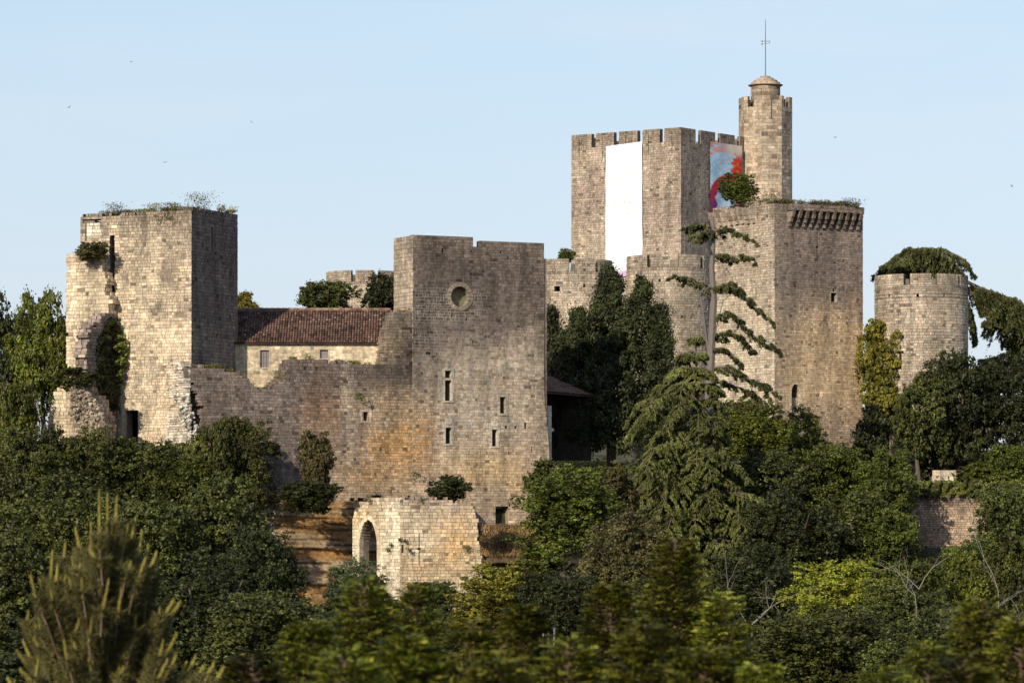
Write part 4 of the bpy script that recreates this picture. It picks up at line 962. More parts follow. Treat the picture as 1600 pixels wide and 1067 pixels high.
def tree(name, label, px, py, rx, rz, Y, mk, size='M', seed=1, group=None, cat='tree', trunk=True, ry=None, bark=None, gz=None, rot=None):
    c = P(px, py, Y); k = Y / FP; base = gz if gz is not None else zground(c.x, Y); a, b = rx * k * 1.08, rz * k * 1.08
    root = empty(name, (c.x, Y, base), label, cat, group)
    me = crown_proto('b', seed % 4 + 1, size); o = link('crown', me, root, (0, 0, c.z - base)); o.material_slots[0].link = 'OBJECT'; o.material_slots[0].material = LM[mk]; o.scale = (a, a if ry is None else ry * k, b)
    o.rotation_euler = (0, 0, rnd.uniform(0, 6.28) if rot is None else rot)
    if trunk:
        g = Geo(); r0 = max(.1, a * .07); top = c + Vector((rnd.uniform(-.2, .2) * a, 0, b * .4)); p0 = Vector((c.x, Y, base - .3)); mid = Vector((c.x + rnd.uniform(-.15, .15) * a, Y, lerp(base, c.z, .6)))
        g.tube([p0, p0 + (mid - p0) * .5, mid, top], [r0 * 1.3, r0, r0 * .8, r0 * .2], 7)
        for q in range(5):
            an = rnd.uniform(0, 6.28); s = mid + (top - mid) * rnd.uniform(0, .6); e = c + Vector((math.cos(an) * a * .7, math.sin(an) * a * .7, rnd.uniform(-.2, .6) * b)); g.tube([s, (s + e) / 2 + Vector((0, 0, -.1 * b)), e], [r0 * .45, r0 * .3, r0 * .1], 5)
        g.build('trunk', bark or M_BARK, root)
    return root

# ------------------------------------------------------------------ the wood: one entry per tree
F1 = 'trees on the slope below the castle'
TREES = [
 # behind the castle
 ('tree', 'small round-topped tree peeping above the roof ridge beside the ruined tower', 386, 478, 20, 22, 330, 'yellow', 'S', 3),
 ('conifer', 'dark spreading conifer behind the ridge of the red-roofed house, left of the distant round tower', 508, 468, 48, 36, 330, 'olive', 'M', 1),
 ('conifer', 'dark conifer behind the roof ridge, hard against the left side of the hall', 600, 465, 34, 32, 332, 'yew', 'S', 2),
 ('tree', 'small tree top behind the left round tower beside the keep', 884, 402, 14, 12, 392, 'green', 'S', 2),
 # left edge
 ('tree', 'dark tree at the left edge, tallest against the sky', 2, 600, 60, 120, 300, 'dark', 'L', 2),
 ('tree', 'ivy-covered tree with a yellow-green top touching the left side of the ruins', 70, 548, 46, 88, 298, 'ivy', 'L', 3),
 ('tree', 'yellow-green leafy trunk sprouting just left of the low wall stump', 28, 655, 36, 74, 289, 'ivy', 'M', 1),
 ('tree', 'leafy ivy-hung stem filling the gap between the ivy-covered tree and the castle', 86, 560, 24, 56, 297, 'ivy', 'M', 2),
 # right side behind
 ('tree', 'yellow-leaved tree squeezed between the corbelled tower and the lone round tower', 1382, 566, 46, 66, 338, 'yellow', 'M', 4),
 ('tree', 'lower yellow-green bough mass below the yellow-leaved tree, right of the corbelled tower', 1378, 625, 32, 40, 334, 'yellow', 'S', 1),
 ('tree', 'grey-green leafy tree before the foot of the lone round tower', 1437, 650, 46, 66, 327, 'olive', 'M', 3),
 ('tree', 'big dark tree covering the right foot of the lone round tower', 1496, 640, 70, 100, 330, 'dark', 'L', 1),
 ('tree', 'dark tree at the right edge under the cedar limbs', 1575, 640, 66, 78, 331, 'dark', 'L', 2),
 ('tree', 'shaded tree at the foot of the corbelled tower, right of its corner', 1362, 690, 30, 50, 330, 'dark', 'S', 2),
 ('shrub', 'sunlit yellowish shrub at the right edge above the retaining wall', 1580, 722, 42, 34, 316, 'green', 'M', 1),
 ('shrub', 'low green shrub on the bank right of the pale garden wall', 1535, 745, 36, 24, 318, 'green', 'S', 3),
 # ivy mound and front of the corbelled tower
 ('shrub', 'dense ivy-clad mound at the foot of the corbelled tower, left part', 1176, 672, 64, 44, 322, 'ivy', 'L', 2),
 ('shrub', 'rounded dark green mound against the base of the corbelled tower', 1246, 682, 48, 42, 324, 'green', 'L', 4),
 ('tree', 'broad green tree below the ivy mound, right of the drooping cedar', 1210, 760, 74, 62, 306, 'oak', 'L', 3),
 ('tree', 'broad green tree under the corbelled tower corner', 1300, 742, 66, 56, 308, 'green', 'L', 1),
 ('tree', 'green tree left of the retaining wall', 1385, 760, 52, 54, 303, 'green', 'L', 2),
 ('tree', 'dark tree filling the dip right of the drooping cedar', 1240, 850, 80, 70, 288, 'dark', 'L', 4),
 ('tree', 'mid green tree between the drooping cedar and the retaining wall', 1335, 830, 64, 58, 290, 'oak', 'L', 3),
 ('tree', 'green tree below and left of the retaining wall with pale twigs', 1392, 846, 50, 46, 288, 'green', 'M', 2),
 ('tree', 'dark oak below the right end of the retaining wall', 1580, 815, 56, 62, 296, 'oak', 'L', 1),
 ('tree', 'tree below the retaining wall at its right', 1520, 884, 52, 42, 280, 'green', 'M', 4),
 ('tree', 'bright lime-green tree, the lightest of the wood at lower right', 1310, 930, 74, 52, 255, 'lime', 'L', 3),
 ('tree', 'small bright yellow-green tree right of the lime-green one', 1425, 915, 48, 48, 260, 'green', 'M', 1),
 ('tree', 'bright yellow-green young tree near the right edge', 1520, 905, 40, 48, 262, 'ivy', 'M', 3),
 ('tree', 'dark leafy tree in front of the lime-green tree', 1400, 965, 62, 52, 235, 'oak', 'L', 2),
 ('tree', 'dark tree at the right edge below the retaining wall', 1590, 900, 50, 62, 258, 'oak', 'M', 2),
 ('tree', 'rounded dark olive tree at bottom right, before the bright trees', 1285, 1020, 110, 72, 190, 'oak', 'L', 1),
 ('tree', 'olive tree at the bottom between the round dark tree and the right-hand cypresses', 1430, 1040, 76, 56, 185, 'oak', 'L', 4),
 ('tree', 'dark shaded tree at the foot of the drooping cedar', 1170, 930, 70, 62, 262, 'dark', 'L', 2),
 # rocks and centre
 ('shrub', 'large rounded green bush on the rocks right of the hall', 892, 790, 76, 50, 288, 'green', 'L', 2),
 ('shrub', 'green shrub climbing the lower right corner of the hall', 848, 752, 26, 34, 292, 'olive', 'S', 3),
 ('shrub', 'dark tangled shrub on the ledge above the gatehouse ruin', 700, 764, 36, 22, 289, 'dark', 'M', 3),
 ('shrub', 'brown scrub beside the drooping cedar trunk over the ledges', 955, 770, 40, 38, 296, 'brown', 'M', 2),
 ('tree', 'brownish-green tree below the rock ledges, centre right', 985, 865, 66, 54, 262, 'brown', 'L', 4),
 ('tree', 'bright leafy tree just below the gatehouse ruin, right of its foot', 780, 930, 72, 46, 248, 'yellow', 'L', 3),
 ('tree', 'low leafy tree at the foot of the gatehouse wall', 672, 935, 46, 34, 250, 'olive', 'M', 1),
 ('tree', 'grey-green leafy tree left of the gatehouse arch foot', 552, 932, 46, 48, 245, 'blue', 'L', 2),
 ('tree', 'dark tree between the bright leafy tree and the brownish one', 880, 950, 62, 58, 240, 'dark', 'L', 1),
 # left wood
 ('shrub', 'dark ivy bush hanging over the top of the orange rock face', 482, 774, 48, 28, 285, 'dark', 'M', 1),
 ('tree', 'feathery dull green tree against the dark curtain wall', 380, 702, 46, 48, 286.5, 'olive', 'L', 3),
 ('shrub', 'thin yellowish shrub growing against the curtain wall, right of the feathery tree', 496, 716, 28, 42, 286, 'brown', 'S', 1),
 ('tree', 'dark tree in front of the white broken wall end', 336, 720, 34, 66, 284.5, 'oak', 'M', 4),
 ('tree', 'tree hiding the foot of the ruined tower below its doorway', 222, 735, 60, 52, 280, 'oak', 'L', 1),
 ('tree', 'tree in front of the low wall stump', 135, 728, 52, 48, 278, 'olive', 'L', 2),
 ('tree', 'dark tree at the left edge below the ivy-covered one', 40, 745, 70, 72, 276, 'oak', 'L', 3),
 ('tree', 'brown-green scrubby tree over the wall foot, left of the feathery tree', 285, 760, 50, 44, 276, 'green', 'M', 2),
 ('tree', 'dark tree halfway down the left slope above the pine', 95, 830, 90, 74, 255, 'oak', 'L', 4),
 ('tree', 'black-green tree mid slope, right of the pine tip', 225, 850, 80, 76, 250, 'oak', 'L', 1),
 ('tree', 'dark oak left of the orange rock face', 345, 832, 72, 72, 258, 'oak', 'L', 2),
 ('tree', 'dense dark oak jutting before the orange rock face', 402, 905, 64, 74, 246, 'dark', 'L', 3),
 ('tree', 'dark tree at the left edge beside the pine', 15, 930, 90, 90, 215, 'oak', 'L', 2),
 ('tree', 'dark oak behind the right side of the pine', 300, 955, 96, 76, 215, 'dark', 'L', 4),
 ('tree', 'silvery dark tree low on the slope between the pine and the blurred cypresses', 410, 990, 90, 66, 200, 'oak', 'L', 1),
 ('tree', 'dark tree at bottom left behind the pine foot', 130, 1040, 120, 80, 180, 'dark', 'L', 3),
 ('tree', 'shaded tree behind the tallest blurred cypress', 1060, 960, 80, 64, 225, 'oak', 'L', 4),
 ('tree', 'shaded valley tree below the grey-green one, behind the blurred cypresses', 620, 1000, 90, 60, 215, 'oak', 'L', 3),
]
for i, (nm, lab, px, py, rx, rz, Y, mk, size, sd) in enumerate(TREES):
    gr = size == 'L' and Y < 300; tree(nm, lab, px, py, rx * (1.15 if gr else 1), rz * (1.1 if gr else 1), Y, mk, size, sd, trunk=(nm != 'shrub'), cat='shrub' if nm == 'shrub' else 'tree')
# bush on the corbelled tower
tree('bush', 'round green bush growing on top of the corbelled tower, before the painted banner', 1153, 297, 32, 25, 339, 'green', 'M', 2, cat='bush', gz=ZQ - .9, trunk=False)
tree('bush', 'scruffy bush on the broken shoulder at the left of the ruined tower', 143, 393, 27, 15, 292, 'brown', 'S', 1, cat='bush', gz=CZ + 20.6, trunk=False)
tree('bush', 'grey-green bush on the broken ledge above the low wall stump', 113, 592, 30, 18, 287, 'olive', 'S', 3, cat='bush', gz=CZ + 11.0, trunk=False)
# clipped hedge beside the barn
def patch(name, label, pts, nor, size, mk, kind=None, cat=None, seed=0, aspect=.6, drop=0):
    pts = np.asarray(pts); O = pts.mean(0); me = leaves_mesh(name, pts - O, np.asarray(nor), size, LM[mk], aspect, seed, drop); o = link(name, me, None, O); tag(o, label, cat, kind=kind); return o
r = np.random.default_rng(3); h0 = P(866, 718, 301); h1 = P(934, 718, 306); n = 9000
t = r.random(n); q = unit(r, n); q = np.sign(q) * np.abs(q) ** .5
pts = np.array(h0)[None] * (1 - t[:, None]) + np.array(h1)[None] * t[:, None] + q * np.array([.9, .9, .75]) + np.array([0, 0, -.85]); patch('hedge', 'clipped dark hedge on the ledge beside the open barn', pts, q + r.normal(size=(n, 3)) * .4, .13, 'dark', cat='hedge', seed=5)
# ivy on the ruined tower
def ivy_on(F, poly, n, depth, size, mk, label, seed, cat='ivy'):
    r = random.Random(seed); pts = []; nor = []; xs = [p[0] for p in poly]; ys = [p[1] for p in poly]
    while len(pts) < n:
        px, py = r.uniform(min(xs), max(xs)), r.uniform(min(ys), max(ys))
        if not pip(poly, px + nse(px * .2, py * .2) * 8, py + nse(px * .2, py * .2, 5) * 8): continue
        u = F.u_at(px); z = Z(F, px, py); d = depth * max(.05, (.5 + nse(px * .12, py * .12, 3) * 1.0)) * r.random() ** .4
        pts.append(F(u, z, d)); nn = Vector((*F.n, .4)) + Vector((r.gauss(0, .5), r.gauss(0, .5), r.gauss(0, .5))); nor.append(tuple(nn))
    return patch('ivy', label, pts, nor, size, mk, cat=cat, seed=seed, aspect=.85, drop=1)
ivy_on(TA, [(150, 520), (165, 505), (185, 500), (197, 525), (203, 548), (198, 580), (188, 600), (170, 615), (155, 605), (148, 570)], 5200, 1.5, .17, 'ivy', 'thick ivy hanging on the face of the ruined tower beside the broken cross wall', 3)
ivy_on(FC, [(150, 540), (166, 500), (184, 495), (184, 640), (160, 650), (148, 600)], 5200, .5, .17, 'dark', 'dark ivy clinging to the shaded side of the broken cross wall', 13)
ivy_on(TA, [(150, 600), (172, 610), (176, 640), (160, 655), (146, 640)], 1200, .8, .16, 'olive', 'small ivy patch at the foot of the hanging ivy', 4)
ivy_on(Flat((-19, 284.5), (1, 0), (0, -1)), [(255, 695), (318, 690), (330, 720), (300, 745), (250, 735)], 3500, .8, .16, 'ivy', 'sunlit creeper on the bank below the doorway of the ruined tower', 6)
ivy_on(RW, [(1424, 752), (1470, 750), (1500, 752), (1560, 754), (1600, 750), (1600, 775), (1540, 782), (1500, 772), (1460, 778), (1424, 775)], 5000, .9, .15, 'ivy', 'creeper spilling over the top of the retaining wall', 7)

# weeds along the ruined tops, small tufts on the walls
def weeds(label, spots, mk, seed, name='weeds'):
    """spots: (px, py, Y, height px)"""
    r = np.random.default_rng(seed); P_, N_, T_ = [], [], []
    for px, py, Y, h in spots:
        base = np.array(P(px, py, Y)); k = Y / FP; n = int(20 + h * 7)
        t = r.random(n) ** .8; w_ = h * k * .55
        p = base + np.stack([r.normal(size=n) * w_ * (.4 + .5 * t), r.normal(size=n) * w_ * .5, t * h * k], 1); P_.append(p); N_.append(r.normal(size=(n, 3))); T_.append(np.stack([r.normal(size=n) * .5, r.normal(size=n) * .5, np.ones(n)], 1))
    P_ = np.concatenate(P_); O = P_.mean(0); o = link(name, leaves_mesh(name, P_ - O, np.concatenate(N_), .15, LM[mk], .35, seed, tang=np.concatenate(T_)), None, O); tag(o, label, 'weeds', kind='stuff'); return o
rr_ = random.Random(3)
weeds('weeds and grass along the broken top of the ruined tower', [(rr_.uniform(165, 368), 0, 0, rr_.uniform(3, 12)) for _ in range(60)] and
      [(x, interp(topA, x) + 1, (TA if x < 299 else TB)(( TA if x < 299 else TB).u_at(x), 0)[1] + .4, h) for x, h in [(rr_.uniform(160, 300) if rr_.random() < .7 else rr_.uniform(300, 368), rr_.uniform(3, 8)) for _ in range(60)] + [(178, 22), (182, 18), (186, 14), (236, 13), (244, 14), (268, 14), (275, 12), (306, 26), (312, 30), (317, 24), (348, 12), (362, 10)]], 'weed', 1)
weeds('grass tufts sprouting from the joints of the ruined tower face', [(265, 352, TA(TA.u_at(265), 0)[1] - .1, 34), (258, 345, TA(TA.u_at(258), 0)[1] - .1, 28), (275, 350, TA(TA.u_at(275), 0)[1] - .1, 26), (250, 352, TA(TA.u_at(250), 0)[1] - .1, 16), (285, 370, 291.5, 8), (237, 415, 293.4, 7), (265, 430, 292.3, 7), (280, 383, 291.5, 6)] + [(rr_.uniform(190, 295), rr_.uniform(380, 600), 0, 4) for _ in range(0)], 'weed', 2)
weeds('weeds along the ragged crest of the curtain wall', [(x, interp(CT, x) + 2, CW(CW.u_at(x), 0)[1] + .3, h) for x, h in [(rr_.uniform(292, 640), rr_.uniform(3, 7)) for _ in range(50)] + [(434, 18), (432, 14), (478, 13), (484, 10), (335, 10), (342, 8), (560, 7), (640, 8)]], 'weed', 3)
weeds('dry weeds growing along the top of the corbelled tower', [(x, 320 if x < 1215 else 321 + (x - 1210) * .03, 336 + (x - 1210) * .02 + (3 if x < 1200 else 0), h) for x, h in [(rr_.uniform(1185, 1346), rr_.uniform(4, 11)) for _ in range(90)] + [(1205, 22), (1212, 20), (1218, 18), (1322, 15), (1330, 16), (1338, 14), (1250, 11)]], 'brown', 4)
weeds('tufts rooted in the front of the gatehouse ruin and curtain wall', [(561, 625, 293.7, 11), (566, 627, 293.8, 9), (649, 750, 296.4, 14), (612, 855, 283.4, 7), (607, 862, 283.6, 7), (625, 845, 282.8, 5), (633, 848, 282.8, 6), (640, 862, 282.8, 5), (730, 862, 284, 9), (576, 785, 284.6, 7), (660, 786, 283.3, 9)], 'green', 5)
# dry grass slope right of the gatehouse
n = 9000; px = r.uniform(748, 852, n); py = r.uniform(820, 868, n); Yg = 299.0 - (py - 819) / 66 * 4.5 - .15; pts = np.stack([(px - 800) / FP * Yg, Yg + r.normal(size=n) * .25, CZ + (HY - py) / FP * Yg], 1)
tg = np.stack([r.normal(size=n) * .45, r.normal(size=n) * .45, np.ones(n)], 1); O = pts.mean(0)
tag(link('dry_grass', leaves_mesh('dry_grass', pts - O, r.normal(size=(n, 3)), .38, LM['dry'], .12, 5, tang=tg), None, O), 'dry straw-coloured grass on the ledge below the hall', 'grass', kind='stuff')
gvv = []; NU, NV = 40, 20
for j in range(NV + 1):
    for i in range(NU + 1):
        a, b = i / NU, j / NV; px_ = lerp(735, 900, a); py_ = lerp(819, 885, b) + nse(a * 5, b * 3) * 6; ed_ = max(abs(a - .45) * 2 - .55, 0) * 9 + (6 if b > .93 else 0) + (3 if b < .05 else 0)
        Yb = 299.0 - b * 4.5 + ed_ + nse(a * 6, b * 4, 9) * .5; gvv.append(tuple(P(px_, py_, Yb)))
tag(link('grass_bank', mesh_np('grass_bank', gvv, np.array([(j * (NU + 1) + i, (j + 1) * (NU + 1) + i, (j + 1) * (NU + 1) + i + 1, j * (NU + 1) + i + 1) for j in range(NV) for i in range(NU)]), M_ROCK, [(.22, .16, .09)] * len(gvv), True)), 'earth bank under the dry grass', kind='structure')
# undergrowth over the slopes
n = 90000; xs = r.uniform(-46, 46, n); ys = r.uniform(225, 318, n); zz = np.array([zground(a, b) for a, b in zip(xs, ys)]); keep = (zz < CZ + 5.2) & ~((xs > -24) & (xs < 4) & (ys > 287))
xs, ys, zz = xs[keep], ys[keep], zz[keep]; n = len(xs); lump = np.array([.4 + 1.6 * max(0, nse(a * .5, b * .5)) for a, b in zip(xs, ys)])
pts = np.stack([xs, ys, zz + r.random(n) * lump], 1); nr = r.normal(size=(n, 3)) * .6 + np.array([0, -.5, .6])
tag(link('undergrowth', leaves_mesh('undergrowth', pts, nr, .42, LM['oak'], .6, 8)), 'low tangled undergrowth covering the slopes between the trees', 'undergrowth', kind='stuff')

# ------------------------------------------------------------------ yew
def yew(name, label, lobes, Y, mk, nb, nl, seed, ls, gz=None, cat='tree'):
    r = np.random.default_rng(seed); C, Nn = [], []
    for (px, py0, py1, w_) in lobes:          # each lobe: a flame shape from py1 (top) to py0 (bottom), half-width w
        for k in range(nb):
            t = r.random() ** .85; py = lerp(py0, py1, t); half = w_ * (1 - t) ** .82 * (1 if t > .12 else .75 + 2 * t); a = r.uniform(0, 2 * PI); rad = half * math.sqrt(r.uniform(.1, 1.25))
            c = np.array(P(px + rad * math.cos(a), py, Y)) + np.array([0, rad * math.sin(a) / FP * Y * .9, 0]); s = r.uniform(.35, .85) * (1.15 - .4 * t); q = unit(r, nl)
            C.append(c + q * (r.random((nl, 1)) ** .4) * np.array([s * 1.05, s, s * 1.15]) + (np.array([math.cos(a), math.sin(a), 1.1]) * (r.random((nl, 1)) ** 3) * s * .9)); out = np.array([math.cos(a), math.sin(a), .3]); Nn.append(q * .6 + out * .5 + r.normal(size=(nl, 3)) * .5)
    C, Nn = np.concatenate(C), np.concatenate(Nn); c = P(lobes[0][0], lobes[0][1], Y); base = zground(c.x, Y); root = empty(name, (c.x, Y, base), label, cat)
    tg = r.normal(size=C.shape) * .7 + Nn * .5; tg[:, 2] += .7
    link('crown', leaves_mesh('crown', C - np.array(root.location), Nn, ls, LM[mk], .42, seed, tang=tg), root); g = Geo(); g.tube([(c.x, Y, base - .3), (c.x, Y, lerp(base, P(0, lobes[0][2], Y).z, .85))], [.45, .08], 8); g.build('trunk', M_BARK, root)
yew('yew_tree', 'large dark yew with several peaks between the hall and the drooping cedar', [(955, 705, 422, 88), (950, 700, 430, 60), (1003, 690, 440, 56), (1032, 680, 478, 30), (905, 700, 490, 50), (880, 690, 530, 30)], 316, 'yew', 135, 190, 5, .30)
yew('yew_tree', 'smaller dark conifer just behind the right edge of the hall', [(862, 640, 490, 26), (845, 640, 510, 20)], 322, 'yew', 60, 160, 6, .34)

# ------------------------------------------------------------------ cedars
def bough(path, w0, w1, n, r, blade=.3, droop=.5, start=.08):
    """foliage plate along a branch path: points, normals, tangents"""
    path = [np.array(p, dtype=float) for p in path]; seg = [np.linalg.norm(b - a) for a, b in zip(path, path[1:])]; tot = sum(seg); P_, N_, T_ = [], [], []
    k = max(2, int(tot / .35)); tw = []
    for i in range(k):
        t = start + (1 - start) * (i + r.random()) / k; d = t * tot
        for a, b, s in zip(path, path[1:], seg):
            if d <= s or b is path[-1]: break
            d -= s
        p = a + (b - a) * min(1, d / s); dr = (b - a) / s; side = np.cross(dr, [0, 0, 1]); side /= np.linalg.norm(side) + 1e-9; wd = lerp(w0, w1, t) * math.sin(min(1, (1 - t) * 3 + .25) * PI / 2) * (.65 + .9 * abs(nse(*(p * .9))) * 2); p = p + r.normal(size=3) * .06
        for sg in (-1, 1):
          if r.random() > .12: tw.append((p, dr, side * sg, wd * r.uniform(.7, 1.1)))
    m = max(6, n // len(tw))
    for p, dr, sd, wd in tw:
        s = r.random(m) ** .8; q = p + dr * (s[:, None] * wd * .55) + sd * (s[:, None] * wd); q[:, 2] -= droop * wd * s ** 1.8; q += r.normal(size=(m, 3)) * np.array([.06, .06, .03])
        hang = r.random(m) < .28; tg = dr * .5 + sd * .7 + np.stack([np.zeros(m), np.zeros(m), -.05 - .75 * s - hang * .7], 1) + r.normal(size=(m, 3)) * .35
        P_.append(q); T_.append(tg); N_.append(r.normal(size=(m, 3)) * .5 + np.array([-.2, -.45, .75]))
    return np.concatenate(P_), np.concatenate(N_), np.concatenate(T_)
def cedar(name, label, base_px, Y, trunk, boughs, mk, seed, blade=.3, bark=M_BARK, aspect=.26, tr=(.35, .1), base=None, cat='tree', limbs=()):
    r = np.random.default_rng(seed); b0 = P(base_px, 800, Y); zb_ = zground(b0.x, Y) if base is None else base; root = empty(name, (b0.x, Y, zb_), label, cat); A, N2, T2 = [], [], []; g = Geo()
    pts = [Vector((b0.x, Y, zb_ - .4))] + [P(x, y, Y) for x, y in trunk]; g.tube(pts, [lerp(tr[0], tr[1], i / (len(pts) - 1)) for i in range(len(pts))], 9)
    for path, w0, w1, n, dr in boughs:
        q, nn, tg = bough(path, w0, w1, n, r, blade, dr); A.append(q); N2.append(nn); T2.append(tg); m = len(path); g.tube([Vector(p) for p in path], [lerp(.10, .03, i / (m - 1)) for i in range(m)], 5)
    for path, r0 in limbs: g.tube([P(*p) for p in path], [lerp(r0, r0 * .3, i / (len(path) - 1)) for i in range(len(path))], 5)
    A = np.concatenate(A) - np.array(root.location); link('crown', leaves_mesh('crown', A, np.concatenate(N2), blade, LM[mk], aspect, seed, tang=np.concatenate(T2)), root); g.build('trunk', bark, root)
# drooping cedar in the centre
cb = []; rc = np.random.default_rng(12); cy = 299.0
prof_l = [(530, 1083), (560, 1062), (600, 1035), (640, 992), (680, 985), (720, 976), (780, 968), (840, 985), (880, 1015)]
prof_r = [(530, 1090), (560, 1106), (600, 1128), (640, 1135), (690, 1150), (740, 1172), (800, 1196), (850, 1222), (885, 1215)]
for py in np.arange(540, 895, 25.0):
    tx = interp([(530, 1087), (600, 1090), (900, 1085)], py); lx, rx = interp(prof_l, py), interp(prof_r, py); nb_ = 9 if py > 570 else 6
    for k in range(nb_):
        a = 2 * PI * (k + rc.random() * .7) / nb_ + py; ca, sa = math.cos(a), math.sin(a)
        if sa > .5 and rc.random() < .5: continue
        ext = ((rx - tx) if ca > 0 else (tx - lx)) / FP * cy * rc.uniform(.75, 1.2); L_ = ext * (abs(ca) * .35 + .65); p0 = np.array(P(tx, py - 8, cy))
        if L_ < .25: L_ = .3
        up = .12 * L_; p1 = p0 + np.array([ca * L_ * .45, sa * L_ * .45, up + .1]); p2 = p0 + np.array([ca * L_ * .8, sa * L_ * .8, .04 * L_]); p3 = p0 + np.array([ca * L_, sa * L_, -.26 * L_]) + np.array([0, 0, rc.uniform(-.12, .12)])
        cb.append(([p0, p1, p2, p3], .48 + .22 * L_, .34 + .08 * L_, int(420 + 330 * L_), .6))
cedar('cedar_tree', 'drooping layered cedar standing in the centre right before the tiled house', 1085, cy, [(1088, 760), (1090, 650), (1087, 528)], cb, 'cedar', 21, .32, tr=(.42, .05), limbs=[([(1080, 860, 299), (1072, 780, 298), (1066, 700, 298)], .2), ([(1095, 850, 299), (1112, 760, 298.5), (1118, 700, 298.5)], .2)])
# gaunt cedar behind it, bare trunk above with one-sided boughs
def pb(*pp): return [np.array(P(*p)) for p in pp]
yy = 306
tb = [(pb((1112, 354, yy), (1092, 352, yy - .5), (1076, 354, yy - 1)), .5, .25, 420, .3), (pb((1112, 360, yy), (1135, 359, yy - .6), (1155, 366, yy - 1), (1170, 375, yy - 1)), .55, .3, 620, .5), (pb((1112, 366, yy), (1098, 364, yy - 1), (1085, 368, yy - 1.5)), .3, .2, 160, .4),
      (pb((1114, 400, yy), (1140, 400, yy - .8), (1178, 402, yy - 1.2)), .5, .25, 620, .7), (pb((1113, 452, yy), (1135, 444, yy - .5), (1152, 452, yy - 1)), .45, .3, 420, .5),
      (pb((1113, 448, yy), (1085, 440, yy), (1062, 432, yy - .4)), .55, .35, 500, .4), (pb((1114, 450, yy), (1145, 452, yy - .8), (1170, 470, yy - 1.2), (1196, 498, yy - 1.5)), .55, .35, 1000, .6),
      (pb((1114, 495, yy), (1140, 488, yy - .8), (1168, 515, yy - 1.4), (1190, 535, yy - 1.8), (1212, 548, yy - 2)), .6, .35, 1300, .6), (pb((1114, 525, yy), (1135, 519, yy - .8), (1160, 528, yy - 1), (1172, 545, yy - 1)), .45, .3, 600, .5),
      (pb((1113, 545, yy), (1135, 548, yy + .3), (1153, 566, yy)), .5, .3, 600, .6), (pb((1113, 575, yy), (1140, 572, yy - .8), (1170, 592, yy - 1.4), (1200, 602, yy - 1.8), (1198, 622, yy - 1.8)), .65, .35, 1400, .7), (pb((1110, 590, yy), (1135, 600, yy - .5), (1175, 612, yy - 1), (1192, 628, yy - 1)), .45, .3, 600, .7)]
rg = np.random.default_rng(77); sub = []
for path, w0, w1, n, dr in tb:
    for t_ in np.arange(.03, 1.0, .16):
        k_ = t_ * (len(path) - 1); i_ = int(k_); p_ = path[i_] + (path[min(i_ + 1, len(path) - 1)] - path[i_]) * (k_ - i_); sg_ = 1 if path[-1][0] > path[0][0] else -1
        L_ = rg.uniform(.4, 1.25); d_ = np.array([sg_ * rg.uniform(.1, 1), rg.uniform(-.8, .5), rg.uniform(-.55, .15)]); sub.append(([p_, p_ + d_ * L_ * .5 + [0, 0, .06], p_ + d_ * L_ + [0, 0, -.15]], .34, .2, int(200 * L_), .8))
tb += sub
cedar('cedar_tree', 'gaunt tall cedar with a bare pale trunk and one-sided boughs before the corbelled tower', 1106, yy, [(1105, 700), (1109, 600), (1111, 540), (1115, 470), (1112, 420), (1115, 370), (1113, 338)], [(a_, b_ * 1.15, c_ * 1.2, int(d_ * 1.6), e_) for a_, b_, c_, d_, e_ in tb], 'cedar_dark', 22, .32, plain('grey_bark', (.15, .125, .11)), tr=(.46, .13), limbs=[([(1108, 560, 306), (1100, 500, 305.6), (1093, 450, 305.4), (1082, 438, 305.2)], .12), ([(1109, 470, 306), (1101, 440, 305.8), (1099, 405, 305.8)], .06), ([(1104, 520, 306), (1094, 470, 305.6), (1076, 432, 305.4)], .08), ([(1112, 540, 306), (1130, 470, 305.6), (1150, 452, 305)], .05)])
# spreading cedar behind the lone round tower
rd = np.random.default_rng(31); db = []; yb = 352
for k in range(34):
    a = PI * 2 * k / 34; ex = rd.uniform(.55, 1.1); c0 = np.array(P(1436 + rd.uniform(-14, 14), 398 + rd.uniform(-5, 8), yb)); dx, dy = math.cos(a) * 76 / FP * yb * ex, math.sin(a) * 4.0 * ex
    db.append(([c0 + [0, 0, .2], c0 + [dx * .45, dy * .45, .25], c0 + [dx * .8, dy * .8, -.55], c0 + [dx, dy, -1.75 * rd.uniform(.7, 1.3)]], .8, .5, 560, .8))
for (a, b, c) in (((1520, 470), (1555, 462), (1600, 478)), ((1515, 455), (1540, 470), (1575, 490)), ((1505, 462), (1518, 490), (1524, 530)), ((1560, 470), (1600, 500), (1640, 520)), ((1640, 480), (1600, 512), (1568, 535)), ((1660, 540), (1600, 545), (1530, 565)), ((1540, 468), (1580, 480), (1625, 495)), ((1680, 520), (1610, 530), (1575, 540)), ((1510, 455), (1560, 478), (1610, 495)), ((1650, 560), (1580, 566), (1520, 578)), ((1650, 575), (1590, 575), (1550, 590)), ((1515, 462), (1530, 455), (1560, 472)), ((1500, 448), (1540, 452), (1590, 470)), ((1600, 480), (1570, 500), (1540, 505)), ((1530, 462), (1570, 490), (1600, 520)), ((1600, 600), (1560, 585), (1525, 590))):
    for dy in (-.9, .6): db.append((pb((a[0], a[1], yb + dy), (b[0], b[1], yb + dy), (c[0], c[1], yb + dy)), .95, .55, 1100, 1.1))
